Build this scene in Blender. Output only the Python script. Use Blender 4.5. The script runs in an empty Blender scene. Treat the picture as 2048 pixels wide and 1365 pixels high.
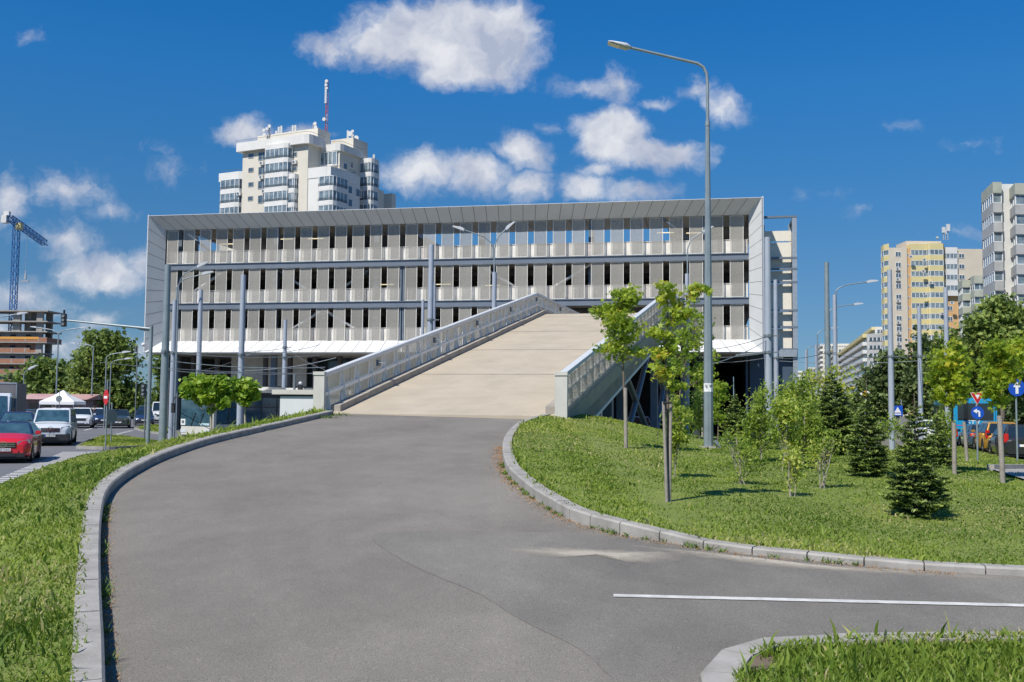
import bpy, bmesh, math, random
import numpy as np
from mathutils import Vector, Matrix, Euler
from mathutils.geometry import delaunay_2d_cdt
random.seed(7); RNG = np.random.default_rng(11)
R = math.radians
scene = bpy.context.scene
COL = scene.collection

# ---------------------------------------------------------------- camera
F = 2000.0; CX, CY = 1024.0, 682.5; CAMZ = 2.4
PITCH, ROLL = R(3.56), R(0.54)
cam_d = bpy.data.cameras.new('camera'); cam = bpy.data.objects.new('camera', cam_d); COL.objects.link(cam)
cam_d.sensor_width = 36; cam_d.lens = F / 2048 * 36; cam_d.clip_start = .1; cam_d.clip_end = 6000
CM = Matrix.Rotation(R(90) + PITCH, 3, 'X') @ Matrix.Rotation(ROLL, 3, 'Z')
cam.matrix_world = Matrix.Translation((0, 0, CAMZ)) @ CM.to_4x4()
scene.camera = cam

# ---------------------------------------------------------------- light
SUN_EL = R(51); TO_SUN = Vector((-.62, -.78, 0)).normalized() * math.cos(SUN_EL) + Vector((0, 0, math.sin(SUN_EL)))
sd = bpy.data.lights.new('sun', 'SUN'); so = bpy.data.objects.new('sun', sd); COL.objects.link(so)
sd.energy = 4.4; sd.angle = R(.5); sd.color = (1, .95, .87)
so.rotation_euler = TO_SUN.to_track_quat('Z', 'Y').to_euler(); so.location = (-30, -20, 60)
scene.view_settings.view_transform = 'Standard'; scene.view_settings.look = 'None'
scene.view_settings.exposure = 0.28; scene.view_settings.gamma = 1
scene.render.engine = 'CYCLES'
scene.cycles.use_denoising = True
scene.cycles.max_bounces = 6; scene.cycles.diffuse_bounces = 3; scene.cycles.glossy_bounces = 3
scene.cycles.transparent_max_bounces = 24; scene.cycles.transmission_bounces = 3
scene.cycles.caustics_reflective = False; scene.cycles.caustics_refractive = False
scene.cycles.sample_clamp_indirect = 6

def ray(x, y):
    return CM @ Vector(((x - CX) / F, -(y - CY) / F, -1))
def W(x, y, D):
    d = ray(x, y); return Vector((0, 0, CAMZ)) + d * (D / d.y)
def hz(x): return 807 + .0094 * (x - 1024)
def XA(x, D, z=1.0):
    """world X of the vertical plane through image column x at depth D and height z"""
    y = hz(x) - (z - CAMZ) / D * F
    return W(x, y, D).x

# ---------------------------------------------------------------- world: Nishita sky and cumulus clouds
world = bpy.data.worlds.new('World'); scene.world = world; world.use_nodes = True
nt = world.node_tree; nt.nodes.clear(); N = nt.nodes.new; Lk = nt.links.new
out = N('ShaderNodeOutputWorld'); bg = N('ShaderNodeBackground'); bg.inputs[1].default_value = .1
sky = N('ShaderNodeTexSky'); sky.sky_type = 'NISHITA'; sky.sun_disc = False
sky.sun_elevation = SUN_EL; sky.sun_rotation = math.atan2(TO_SUN.x, TO_SUN.y)
sky.altitude = 100; sky.air_density = 1.0; sky.dust_density = .0; sky.ozone_density = 3.0
def vm(op, a, b=None):
    n = N('ShaderNodeVectorMath'); n.operation = op
    for i, q in enumerate((a, b)):
        if q is None: continue
        if isinstance(q, tuple): n.inputs[i].default_value = q
        else: Lk(q, n.inputs[i])
    return n.outputs['Value'] if op in ('LENGTH', 'DOT_PRODUCT') else n.outputs[0]
def mt(op, a, b=None, c=None, clamp=False):
    n = N('ShaderNodeMath'); n.operation = op; n.use_clamp = clamp
    for i, q in enumerate((a, b, c)):
        if q is None: continue
        if isinstance(q, (int, float)): n.inputs[i].default_value = q
        else: Lk(q, n.inputs[i])
    return n.outputs[0]
tc = N('ShaderNodeTexCoord').outputs['Generated']
sep = N('ShaderNodeSeparateXYZ'); Lk(tc, sep.inputs[0])
ay = mt('MAXIMUM', sep.outputs[1], .05)
comb = N('ShaderNodeCombineXYZ'); Lk(mt('DIVIDE', sep.outputs[0], ay), comb.inputs[0]); Lk(mt('DIVIDE', sep.outputs[2], ay), comb.inputs[1])
uv = comb.outputs[0]
def noise(vec, scale, detail=6, rough=.6, col=False):
    n = N('ShaderNodeTexNoise'); Lk(vec, n.inputs['Vector']); n.inputs['Scale'].default_value = scale
    n.inputs['Detail'].default_value = detail; n.inputs['Roughness'].default_value = rough
    return n.outputs['Color' if col else 'Fac']
nw = vm('SUBTRACT', noise(uv, 9, 5, .55, True), (.5, .5, .5))
nw = vm('MULTIPLY', nw, (.06, .045, 0))
nw2 = vm('MULTIPLY', vm('SUBTRACT', noise(uv, 40, 4, .6, True), (.5, .5, .5)), (.026, .022, 0))
uvd = vm('ADD', vm('ADD', uv, nw), nw2)
BL = [  # clouds as they stand in the sky: direction (column, row), radii, strength
 (870,70,165,72,1.25),(985,85,92,78,1.25),(770,75,85,48,.9),(905,130,110,36,.9),(655,85,55,30,.5),
 (1170,170,70,22,.45),(1235,165,38,38,.5),(1445,215,42,34,.55),(1405,175,28,20,.4),(1320,195,30,12,.25),
 (1225,270,82,55,1.2),(1330,300,85,34,.95),(1195,335,50,20,.5),(1162,375,48,30,.7),(1275,378,70,26,.6),
 (1040,310,55,36,.7),(1045,372,50,32,.8),(950,355,100,38,.75),(850,345,75,42,.7),(790,335,50,26,.5),
 (490,255,65,30,.6),(600,268,50,16,.35),(130,385,80,38,.55),(215,420,55,26,.45),(15,395,40,55,.6),
 (110,480,70,38,.5),(210,545,100,40,.85),(300,520,70,34,.75),(60,600,95,42,.6),(210,640,50,26,.55),(20,660,80,40,.5),
 (110,700,150,30,.45),(280,690,80,30,.4),
 (1640,395,50,12,.18),(1720,425,40,14,.2),(1780,262,35,12,.14),(1920,275,30,14,.14),(1920,460,50,14,.22),(70,60,26,18,.25),
 (1100,255,30,12,.25),(330,330,60,18,.08)]
acc = None
for (x, y, rx, ry, s) in BL:
    d = ray(x, y); u0, v0 = d.x / d.y, d.z / d.y
    q = vm('LENGTH', vm('MULTIPLY', vm('SUBTRACT', uvd, (u0, v0, 0)), (F / rx / 1.2, F / ry / 1.2, 0)))
    s *= .86 if x < 420 else 1.0
    q = mt('MULTIPLY_ADD', q, -s, s * 1.12)
    acc = q if acc is None else mt('MAXIMUM', acc, q)
fb = noise(uvd, 24, 8, .62)
dn = mt('ADD', acc, mt('MULTIPLY_ADD', fb, 1.15, -.56))
# generic scattered cloud outside the view
back = mt('MULTIPLY', mt('SUBTRACT', noise(tc, 3.2, 7, .6), .56), 3.0)
isb = mt('LESS_THAN', sep.outputs[1], .30)
dn = mt('ADD', mt('MULTIPLY', dn, mt('SUBTRACT', 1, isb)), mt('MULTIPLY', back, isb))
mr = N('ShaderNodeMapRange'); mr.interpolation_type = 'SMOOTHSTEP'; Lk(dn, mr.inputs[0]); mr.inputs[1].default_value = 0.0; mr.inputs[2].default_value = .70
dens = mt('MULTIPLY', mr.outputs[0], .95)
mr2 = N('ShaderNodeMapRange'); Lk(noise(vm('ADD', uvd, (.004, -.010, 0)), 16, 6, .55), mr2.inputs[0]); mr2.inputs[1].default_value = .38; mr2.inputs[2].default_value = .62
cc = N('ShaderNodeMix'); cc.data_type = 'RGBA'; Lk(mr2.outputs[0], cc.inputs[0])
cc.inputs[6].default_value = (3.6, 4.0, 5.1, 1); cc.inputs[7].default_value = (6.7, 6.8, 7.1, 1)
Lk(vm('NORMALIZE', vm('ADD', vm('MULTIPLY', tc, (1, 1, 1.0)), (0, 0, .05))), sky.inputs[0])
tint = N('ShaderNodeMix'); tint.data_type = 'RGBA'; tint.blend_type = 'MULTIPLY'; tint.inputs[0].default_value = 1; Lk(sky.outputs[0], tint.inputs[6]); tint.inputs[7].default_value = (.76, 1.05, 1.27, 1)
hsv = N('ShaderNodeHueSaturation'); elr = N('ShaderNodeMapRange'); Lk(sep.outputs[2], elr.inputs[0]); elr.inputs[1].default_value = -.02; elr.inputs[2].default_value = .30; elr.inputs[3].default_value = .50; elr.inputs[4].default_value = .86
gr = vm('SCALE', tint.outputs[2]); Lk(elr.outputs[0], gr.node.inputs['Scale']); Lk(gr, hsv.inputs['Color']); hsv.inputs['Saturation'].default_value = 1.13; hsv.inputs['Value'].default_value = 1.0
gd = N('ShaderNodeValToRGB'); Lk(sep.outputs[2], gd.inputs[0]); el_ = gd.color_ramp.elements
el_[0].position = 0.0; el_[0].color = (1.0, .74, .68, 1); el_[1].position = .8; el_[1].color = (.30, .78, .90, 1)
for p_, c_ in ((.12, (.92, .76, .72)), (.25, (.60, .77, .80)), (.36, (.35, .78, .89))): k_ = el_.new(p_); k_.color = (*c_, 1)
gm_ = N('ShaderNodeMix'); gm_.data_type = 'RGBA'; gm_.blend_type = 'MULTIPLY'; gm_.inputs[0].default_value = 1; Lk(hsv.outputs[0], gm_.inputs[6]); Lk(gd.outputs[0], gm_.inputs[7])
gv_ = vm('SCALE', gm_.outputs[2]); gv_.node.inputs['Scale'].default_value = 1.09
mx = N('ShaderNodeMix'); mx.data_type = 'RGBA'; Lk(dens, mx.inputs[0]); Lk(gv_, mx.inputs[6]); Lk(cc.outputs[2], mx.inputs[7])
Lk(mx.outputs[2], bg.inputs[0]); Lk(bg.outputs[0], out.inputs[0])
try: world.cycles.sampling_method = 'MANUAL'; world.cycles.sample_map_resolution = 512
except Exception: pass

# ---------------------------------------------------------------- materials
MC = {}
def mat(name, c, rough=.6, metal=0, var=.12, scale=3.0, bump=0, bscale=40, alpha=1, c2=None, spec=.5, coat=0, detail=6, trans=0):
    if name in MC: return MC[name]
    m = bpy.data.materials.new(name); MC[name] = m; m.use_nodes = True
    t = m.node_tree; b = t.nodes['Principled BSDF']; n = t.nodes.new; l = t.links.new
    b.inputs['Roughness'].default_value = rough; b.inputs['Metallic'].default_value = metal
    b.inputs['Specular IOR Level'].default_value = spec; b.inputs['Coat Weight'].default_value = coat
    b.inputs['Base Color'].default_value = (*c, 1)
    if var or c2:
        co = n('ShaderNodeTexCoord'); nz = n('ShaderNodeTexNoise'); nz.inputs['Scale'].default_value = scale; nz.inputs['Detail'].default_value = detail
        nz.inputs['Roughness'].default_value = .65
        l(co.outputs['Object'], nz.inputs['Vector'])
        ra = n('ShaderNodeMapRange'); ra.inputs[1].default_value = .3; ra.inputs[2].default_value = .7; l(nz.outputs['Fac'], ra.inputs[0])
        mi = n('ShaderNodeMix'); mi.data_type = 'RGBA'; l(ra.outputs[0], mi.inputs[0])
        lo = c2 if c2 else tuple(v * (1 - var) for v in c); hi = c if c2 else tuple(min(1, v * (1 + var)) for v in c)
        mi.inputs[6].default_value = (*lo, 1); mi.inputs[7].default_value = (*hi, 1)
        l(mi.outputs[2], b.inputs['Base Color'])
    if bump:
        co = n('ShaderNodeTexCoord'); nz = n('ShaderNodeTexNoise'); nz.inputs['Scale'].default_value = bscale; nz.inputs['Detail'].default_value = 4
        l(co.outputs['Object'], nz.inputs['Vector']); bp = n('ShaderNodeBump'); bp.inputs['Strength'].default_value = bump; bp.inputs['Distance'].default_value = .02
        l(nz.outputs['Fac'], bp.inputs['Height']); l(bp.outputs[0], b.inputs['Normal'])
    if alpha < 1: b.inputs['Alpha'].default_value = alpha
    return m
def leafmat(name, stops, rough=.5, trans=.35):
    if name in MC: return MC[name]
    m = bpy.data.materials.new(name); MC[name] = m; m.use_nodes = True
    t = m.node_tree; b = t.nodes['Principled BSDF']; n = t.nodes.new; l = t.links.new
    at = n('ShaderNodeAttribute'); at.attribute_name = 'tint'
    cr = n('ShaderNodeValToRGB'); e = cr.color_ramp.elements
    e[0].position = stops[0][0]; e[0].color = (*stops[0][1], 1); e[1].position = stops[-1][0]; e[1].color = (*stops[-1][1], 1)
    for p, c in stops[1:-1]: k = e.new(p); k.color = (*c, 1)
    l(at.outputs['Fac'], cr.inputs[0]); l(cr.outputs[0], b.inputs['Base Color'])
    b.inputs['Roughness'].default_value = rough; b.inputs['Specular IOR Level'].default_value = .35
    tr = n('ShaderNodeBsdfTranslucent'); ms = n('ShaderNodeMixShader'); ms.inputs[0].default_value = trans
    hs = n('ShaderNodeHueSaturation'); hs.inputs['Value'].default_value = 1.5; hs.inputs['Hue'].default_value = .49; l(cr.outputs[0], hs.inputs['Color']); l(hs.outputs[0], tr.inputs[0])
    o = t.nodes['Material Output']; l(b.outputs[0], ms.inputs[1]); l(tr.outputs[0], ms.inputs[2]); l(ms.outputs[0], o.inputs[0])
    return m

# ---------------------------------------------------------------- mesh builder
class MB:
    def __init__(s): s.v = []; s.f = []; s.m = []; s.s = []
    def add(s, vs, fs, mi=0, sm=False):
        o = len(s.v); s.v += [tuple(p) for p in vs]
        for f in fs: s.f.append(tuple(o + i for i in f)); s.m.append(mi); s.s.append(sm)
        return s
    def box(s, c, d, mi=0, rz=0, M=None, taper=1.0):
        x, y, z = (q / 2 for q in d); vs = []
        for k in (-1, 1):
            tt = taper if k == 1 else 1
            for (a, b) in ((-1, -1), (1, -1), (1, 1), (-1, 1)): vs.append(Vector((a * x * tt, b * y * tt, k * z)))
        if rz: q = Matrix.Rotation(rz, 3, 'Z'); vs = [q @ p for p in vs]
        if M is not None: vs = [M @ p for p in vs]
        c = Vector(c); vs = [p + c for p in vs]
        return s.add(vs, [(3, 2, 1, 0), (4, 5, 6, 7), (0, 1, 5, 4), (1, 2, 6, 5), (2, 3, 7, 6), (3, 0, 4, 7)], mi)
    def b2(s, x0, x1, y0, y1, z0, z1, mi=0):
        return s.box(((x0 + x1) / 2, (y0 + y1) / 2, (z0 + z1) / 2), (abs(x1 - x0), abs(y1 - y0), abs(z1 - z0)), mi)
    def quad(s, a, b, c, d, mi=0): return s.add([a, b, c, d], [(0, 1, 2, 3)], mi)
    def tube(s, p, r, n=8, mi=0, sm=True, cap=True):
        p = [Vector(q) for q in p]; r = r if isinstance(r, (list, tuple)) else [r] * len(p)
        vs = []; pv = None
        for i, q in enumerate(p):
            t = (p[min(i + 1, len(p) - 1)] - p[max(i - 1, 0)]).normalized()
            if pv is None: pv = t.orthogonal().normalized()
            pv = (pv - t * pv.dot(t)).normalized(); w = t.cross(pv)
            for k in range(n):
                a = 2 * math.pi * k / n; vs.append(q + (pv * math.cos(a) + w * math.sin(a)) * r[i])
        fs = [(i * n + k, i * n + (k + 1) % n, (i + 1) * n + (k + 1) % n, (i + 1) * n + k) for i in range(len(p) - 1) for k in range(n)]
        s.add(vs, fs, mi, sm)
        if cap:
            s.add(vs[:n], [tuple(range(n))[::-1]], mi); s.add(vs[-n:], [tuple(range(n))], mi)
        return s
    def beam(s, a, b, w, h, mi=0, up=(0, 0, 1)):
        a = Vector(a); b = Vector(b); t = (b - a).normalized(); u = Vector(up); sd_ = t.cross(u)
        if sd_.length < 1e-4: sd_ = Vector((1, 0, 0))
        sd_.normalize(); u = sd_.cross(t).normalized(); vs = []
        for q in (a, b):
            for (i, j) in ((-1, -1), (1, -1), (1, 1), (-1, 1)): vs.append(q + sd_ * (i * w / 2) + u * (j * h / 2))
        return s.add(vs, [(3, 2, 1, 0), (4, 5, 6, 7), (0, 1, 5, 4), (1, 2, 6, 5), (2, 3, 7, 6), (3, 0, 4, 7)], mi)
    def loft(s, rings, mi=0, sm=True, closed=True, caps=True):
        n = len(rings[0]); vs = [p for r_ in rings for p in r_]; e = n if closed else n - 1
        s.add(vs, [(i * n + k, i * n + (k + 1) % n, (i + 1) * n + (k + 1) % n, (i + 1) * n + k) for i in range(len(rings) - 1) for k in range(e)], mi, sm)
        if caps and closed: s.add(rings[0], [tuple(range(n))[::-1]], mi); s.add(rings[-1], [tuple(range(n))], mi)
        return s
    def prism(s, poly, n, mi=0):
        """flat outline (3D points) pushed along n"""
        k = len(poly); a = [Vector(p) for p in poly]; b = [p + Vector(n) for p in a]
        s.add(a + b, [tuple(range(k))[::-1], tuple(range(k, 2 * k))] + [(i, (i + 1) % k, k + (i + 1) % k, k + i) for i in range(k)], mi)
        return s
    def disc(s, c, nrm, r, t=.01, n=20, mi=0):
        nrm = Vector(nrm).normalized(); c = Vector(c); a = nrm.orthogonal().normalized(); b = nrm.cross(a)
        return s.prism([c + (a * math.cos(2 * math.pi * i / n) + b * math.sin(2 * math.pi * i / n)) * r for i in range(n)], nrm * t, mi)
    def ball(s, c, r, mi=0, n=8, sc=(1, 1, 1)):
        rings = []
        for i in range(n + 1):
            ph = math.pi * (i / n - .5); rr = max(math.cos(ph), .02)
            rings.append([Vector(c) + Vector((math.cos(2 * math.pi * k / (n * 2)) * rr * r * sc[0], math.sin(2 * math.pi * k / (n * 2)) * rr * r * sc[1], math.sin(ph) * r * sc[2])) for k in range(n * 2)])
        return s.loft(rings, mi)
    def build(s, name, mats, parent=None, bevel=0):
        me = bpy.data.meshes.new(name); me.from_pydata(s.v, [], s.f)
        if not isinstance(mats, (list, tuple)): mats = [mats]
        for q in mats: me.materials.append(q)
        me.polygons.foreach_set('material_index', s.m); me.polygons.foreach_set('use_smooth', s.s)
        if bevel:
            bm = bmesh.new(); bm.from_mesh(me)
            bmesh.ops.remove_doubles(bm, verts=bm.verts, dist=1e-5)
            bmesh.ops.bevel(bm, geom=[e for e in bm.edges if e.is_manifold and e.calc_face_angle(0) > .5], offset=bevel, segments=2, affect='EDGES')
            bm.to_mesh(me); bm.free()
        me.update(); o = bpy.data.objects.new(name, me); COL.objects.link(o)
        if parent: o.parent = parent
        return o
def tag(o, label=None, cat=None, group=None, kind=None):
    if label: o['label'] = label
    if cat: o['category'] = cat
    if group: o['group'] = group
    if kind: o['kind'] = kind
    return o
def empty(name, loc=(0, 0, 0), rz=0, label=None, cat=None, group=None):
    o = bpy.data.objects.new(name, None); COL.objects.link(o); o.location = loc; o.rotation_euler = (0, 0, rz); o.empty_display_size = .2
    return tag(o, label, cat, group)
def kids(o): return [c for c in ALLP.get(o.name, [])]
def copy_tree(o, parent=None):
    c = o.copy(); COL.objects.link(c)
    if parent: c.parent = parent
    for ch in list(o.children): copy_tree(ch, c)
    return c
def text(s, size, loc, rot, m, parent, name='lettering', ext=.004, align='CENTER'):
    cu = bpy.data.curves.new(name, 'FONT'); cu.body = s; cu.size = size; cu.extrude = ext; cu.align_x = align; cu.align_y = 'CENTER'
    tmp = bpy.data.objects.new('tmp', cu); COL.objects.link(tmp); dg = bpy.context.evaluated_depsgraph_get(); dg.update(); me = bpy.data.meshes.new_from_object(tmp.evaluated_get(dg)); bpy.data.objects.remove(tmp); bpy.data.curves.remove(cu)
    me.name = name; me.materials.clear(); me.materials.append(m); o = bpy.data.objects.new(name, me); COL.objects.link(o); o.parent = parent; o.location = loc; o.rotation_euler = rot
    return o

# ---------------------------------------------------------------- terrain heights (street level = 0)
def sst(a, b, x): t = np.clip((np.asarray(x, float) - a) / (b - a), 0, 1); return t * t * (3 - 2 * t)
def zd(Y):
    Y = np.asarray(Y, float); return .78 + 1.28 * (np.clip((Y - 5.5) / (29.2 - 5.5), 0, 1)) 
def gcast(x, y, h, off=0.0, dmax=200):
    d = ray(x, y); d = d / d.y; D = 2.0
    while D < dmax:
        if CAMZ + d.z * D < h(d.x * D, D) + off: break
        D += .05
    a, b = D - .05, D
    for _ in range(20):
        m_ = (a + b) / 2
        if CAMZ + d.z * m_ < h(d.x * m_, m_) + off: b = m_
        else: a = m_
    return Vector((d.x * a, a, CAMZ + d.z * a))
hroad = lambda X, Y: float(zd(Y))
def crom(pts, n=8):
    P = [Vector(p) for p in pts]; P = [P[0] * 2 - P[1]] + P + [P[-1] * 2 - P[-2]]; o = []
    for i in range(1, len(P) - 2):
        a, b, c, d = P[i - 1:i + 3]
        for k in range(n):
            t = k / n; o.append(.5 * ((2 * b) + (c - a) * t + (2 * a - 5 * b + 4 * c - d) * t * t + (3 * b - a - 3 * c + d) * t ** 3))
    o.append(P[-2]); return o
def resample(pts, step):
    o = [pts[0]]; acc_ = 0
    for a, b in zip(pts[:-1], pts[1:]):
        L = (b - a).length
        while acc_ + L >= step:
            t = (step - acc_) / L; a = a.lerp(b, t); o.append(a.copy()); L = (b - a).length; acc_ = 0
        acc_ += L
    if (o[-1] - pts[-1]).length > .05: o.append(pts[-1])
    return o
LK = [gcast(x, y, hroad) for x, y in ((208,1365),(202,1230),(200,1120),(203,1050),(212,1005),(232,977),(270,950),(330,920),(420,889),(520,865),(610,844),(668,830))]
LK = [Vector((.8, -2.5, .78)), Vector((-1.0, 2.6, .78))] + LK
LKC = resample(crom(LK), .25)
RK = [gcast(x, y, hroad) for x, y in ((1112,834),(1075,842),(1037,855),(1012,880),(1005,910),(1014,947),(1035,970),(1070,1000),(1110,1025),(1150,1045),(1205,1062),(1260,1074),(1360,1090),(1471,1107),(1577,1117),(1756,1135),(1899,1146),(2046,1153))]
RK = RK + [RK[-1] + (RK[-1] - RK[-2]) * 6]
RKC = resample(crom(RK), .25)
BK = [gcast(x, y, lambda X, Y: float(zd(Y)) + .12) for x, y in ((1396,1365),(1400,1340),(1420,1317),(1442,1295),(1475,1279),(1526,1272),(1606,1268),(1800,1264),(2046,1260))]
BK = [Vector((BK[0].x + .15, -1, .78)), Vector((BK[0].x + .02, BK[0].y - .8, .78))] + BK + [BK[-1] + (BK[-1] - BK[-2]) * 5]
BKC = resample(crom(BK), .25)
_lk = np.array([(p.y, p.x) for p in LKC]); _rk = np.array([(p.y, p.x) for p in RKC][::-1])
_i = np.argsort(_lk[:, 0]); _lk = _lk[_i]; _i = np.argsort(_rk[:, 0]); _rk = _rk[_i]
def XL(Y): return np.interp(Y, _lk[:, 0], _lk[:, 1])
def XR(Y): return np.where(np.asarray(Y) < _rk[0, 0], 1e3, np.interp(Y, _rk[:, 0], _rk[:, 1]))
def bank(Y): Y = np.asarray(Y, float); return np.where(Y < 29, zd(Y) + .12, 2.18 * (1 - sst(29, 38, Y)))
def HL(X, Y):
    d = XL(Y) - X; return bank(Y) * (1 - sst(.1, 5.6, d))
def HR(X, Y):
    a = np.interp(Y, [8, 15, 25, 31, 44], [.95, 1.2, 1.38, 1.45, .12]); b = np.interp(Y, [8, 14, 18, 37, 44], [.95, 1.12, 1.18, .45, .12])
    p = a + (b - a) * sst(8, 12, X); k = bank(Y) - .062 * sst(1.0, 1.9, X)
    xr = np.interp(Y, _rk[:, 0], _rk[:, 1]); k2 = k + (p - k) * sst(.3, 5, X - xr)
    return np.where(np.asarray(Y) < _rk[0, 0], zd(Y), k2)
def HF(X, Y):
    X = np.asarray(X, float); Y = np.asarray(Y, float)
    mid = np.where(Y < 29.5, zd(Y), 2.06 * (1 - sst(29.5, 33, Y)))
    h = np.where(X < XL(Y), HL(X, Y), np.where(X > XR(Y), HR(X, Y), mid))
    h = np.where((Y > 29.5) & (X >= -5.4) & (X < 1.2), mid, h)
    return h
def hl(X, Y): return float(HL(X, Y))
def hr(X, Y): return float(HR(X, Y))
def inpoly(X, Y, poly):
    c = np.zeros(len(X), bool); n = len(poly)
    for i in range(n):
        x1, y1 = poly[i][0], poly[i][1]; x2, y2 = poly[(i + 1) % n][0], poly[(i + 1) % n][1]
        c ^= ((y1 > Y) != (y2 > Y)) & (X < (x2 - x1) * (Y - y1) / (y2 - y1 + 1e-12) + x1)
    return c
def patch(name, poly, hfun, off, step, m, near=None):
    P = [(p[0], p[1]) for p in poly]; xs = [p[0] for p in P]; ys = [p[1] for p in P]
    gx, gy = np.meshgrid(np.arange(min(xs), max(xs), step), np.arange(min(ys), max(ys), step)); gx = gx.ravel() + .013; gy = gy.ravel() + .017
    k = inpoly(gx, gy, P); vs = [Vector(p) for p in P] + [Vector((a, b)) for a, b in zip(gx[k], gy[k])]
    n = len(P); r_ = delaunay_2d_cdt(vs, [(i, (i + 1) % n) for i in range(n)], [], 1, 1e-4)
    V = np.array([(p.x, p.y) for p in r_[0]]); Z = hfun(V[:, 0], V[:, 1]) + off
    fs = [tuple(f) for f in r_[2]]
    cx = np.array([[V[i] for i in f[:3]] for f in fs]).mean(1); ok = inpoly(cx[:, 0], cx[:, 1], P)
    fs = [f if ((V[f[1]][0]-V[f[0]][0])*(V[f[2]][1]-V[f[0]][1])-(V[f[1]][1]-V[f[0]][1])*(V[f[2]][0]-V[f[0]][0])) > 0 else f[::-1] for f, o_ in zip(fs, ok) if o_]
    me = bpy.data.meshes.new(name); me.from_pydata([(a, b, c) for (a, b), c in zip(V, Z)], [], fs); me.materials.append(m)
    me.polygons.foreach_set('use_smooth', [True] * len(fs)); me.update()
    o = bpy.data.objects.new(name, me); COL.objects.link(o); return o
# ---------------------------------------------------------------- ground, roads, lawns
def asphalt(name, c, c2, sc=.35, speck=.5):
    m = bpy.data.materials.new(name); m.use_nodes = True; t = m.node_tree; b = t.nodes['Principled BSDF']; n = t.nodes.new; l = t.links.new
    co = n('ShaderNodeTexCoord'); mp = n('ShaderNodeMapping'); l(co.outputs['Object'], mp.inputs[0]); mp.inputs['Scale'].default_value = (1, .6, 1); mp.inputs['Rotation'].default_value = (0, 0, .3)
    n1 = n('ShaderNodeTexNoise'); n1.inputs['Scale'].default_value = sc; n1.inputs['Detail'].default_value = 9; n1.inputs['Roughness'].default_value = .68; l(mp.outputs[0], n1.inputs['Vector'])
    r1 = n('ShaderNodeMapRange'); r1.inputs[1].default_value = .34; r1.inputs[2].default_value = .66; l(n1.outputs['Fac'], r1.inputs[0])
    mi = n('ShaderNodeMix'); mi.data_type = 'RGBA'; l(r1.outputs[0], mi.inputs[0]); mi.inputs[6].default_value = (*c, 1); mi.inputs[7].default_value = (*c2, 1)
    n2 = n('ShaderNodeTexNoise'); n2.inputs['Scale'].default_value = 140; n2.inputs['Detail'].default_value = 2; n2.inputs['Roughness'].default_value = .8; l(co.outputs['Object'], n2.inputs['Vector'])
    r2 = n('ShaderNodeMapRange'); r2.inputs[1].default_value = .35; r2.inputs[2].default_value = .65; r2.inputs[3].default_value = 1 - speck * .55; r2.inputs[4].default_value = 1 + speck * .55; l(n2.outputs['Fac'], r2.inputs[0])
    n3 = n('ShaderNodeTexVoronoi'); n3.inputs['Scale'].default_value = 9; n3.feature = 'F1'; l(co.outputs['Object'], n3.inputs['Vector'])
    r3 = n('ShaderNodeMapRange'); r3.inputs[1].default_value = .045; r3.inputs[2].default_value = .07; r3.inputs[3].default_value = 1.7; r3.inputs[4].default_value = 1.0; l(n3.outputs['Distance'], r3.inputs[0])
    ml0 = n('ShaderNodeMath'); ml0.operation = 'MULTIPLY'; l(r2.outputs[0], ml0.inputs[0]); l(r3.outputs[0], ml0.inputs[1])
    n4 = n('ShaderNodeTexNoise'); n4.inputs['Scale'].default_value = 2.6; n4.inputs['Detail'].default_value = 8; n4.inputs['Roughness'].default_value = .72; l(mp.outputs[0], n4.inputs['Vector'])
    r4 = n('ShaderNodeMapRange'); r4.inputs[1].default_value = .33; r4.inputs[2].default_value = .67; r4.inputs[3].default_value = .93; r4.inputs[4].default_value = 1.06; l(n4.outputs['Fac'], r4.inputs[0])
    ml = n('ShaderNodeMath'); ml.operation = 'MULTIPLY'; l(ml0.outputs[0], ml.inputs[0]); l(r4.outputs[0], ml.inputs[1])
    vm_ = n('ShaderNodeVectorMath'); vm_.operation = 'SCALE'; l(mi.outputs[2], vm_.inputs[0]); l(ml.outputs[0], vm_.inputs['Scale']); l(vm_.outputs[0], b.inputs['Base Color'])
    bp = n('ShaderNodeBump'); bp.inputs['Strength'].default_value = .5; bp.inputs['Distance'].default_value = .006; l(n2.outputs['Fac'], bp.inputs['Height']); l(bp.outputs[0], b.inputs['Normal'])
    b.inputs['Roughness'].default_value = .82; b.inputs['Specular IOR Level'].default_value = .35
    return m
M_ASP = asphalt('drive_asphalt', (.163, .147, .124), (.238, .217, .184), .35, .95)
M_ASP2 = asphalt('newer_asphalt', (.148, .137, .118), (.218, .202, .173), .5, .95)
M_RD = asphalt('street_asphalt', (.125, .128, .135), (.165, .167, .175), .2, .2)
M_PAV = mat('pavement_grey', (.30, .29, .27), .85, var=.15, scale=.6)
M_SOIL = mat('soil', (.17, .13, .09), .95, c2=(.10, .075, .05), scale=2, bump=.4)
M_TURF = mat('turf', (.20, .24, .045), .9, c2=(.12, .16, .03), scale=1.3, bump=.6, bscale=30)
M_EARTH = mat('earth', (.16, .15, .12), .95, var=.2, scale=.1)
M_KERB = mat('kerb_stone', (.40, .38, .345), .8, c2=(.25, .235, .205), scale=3.5, bump=.2, bscale=60)
M_PAINT = mat('road_paint', (.72, .70, .65), .6, c2=(.44, .43, .40), scale=9)
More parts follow.
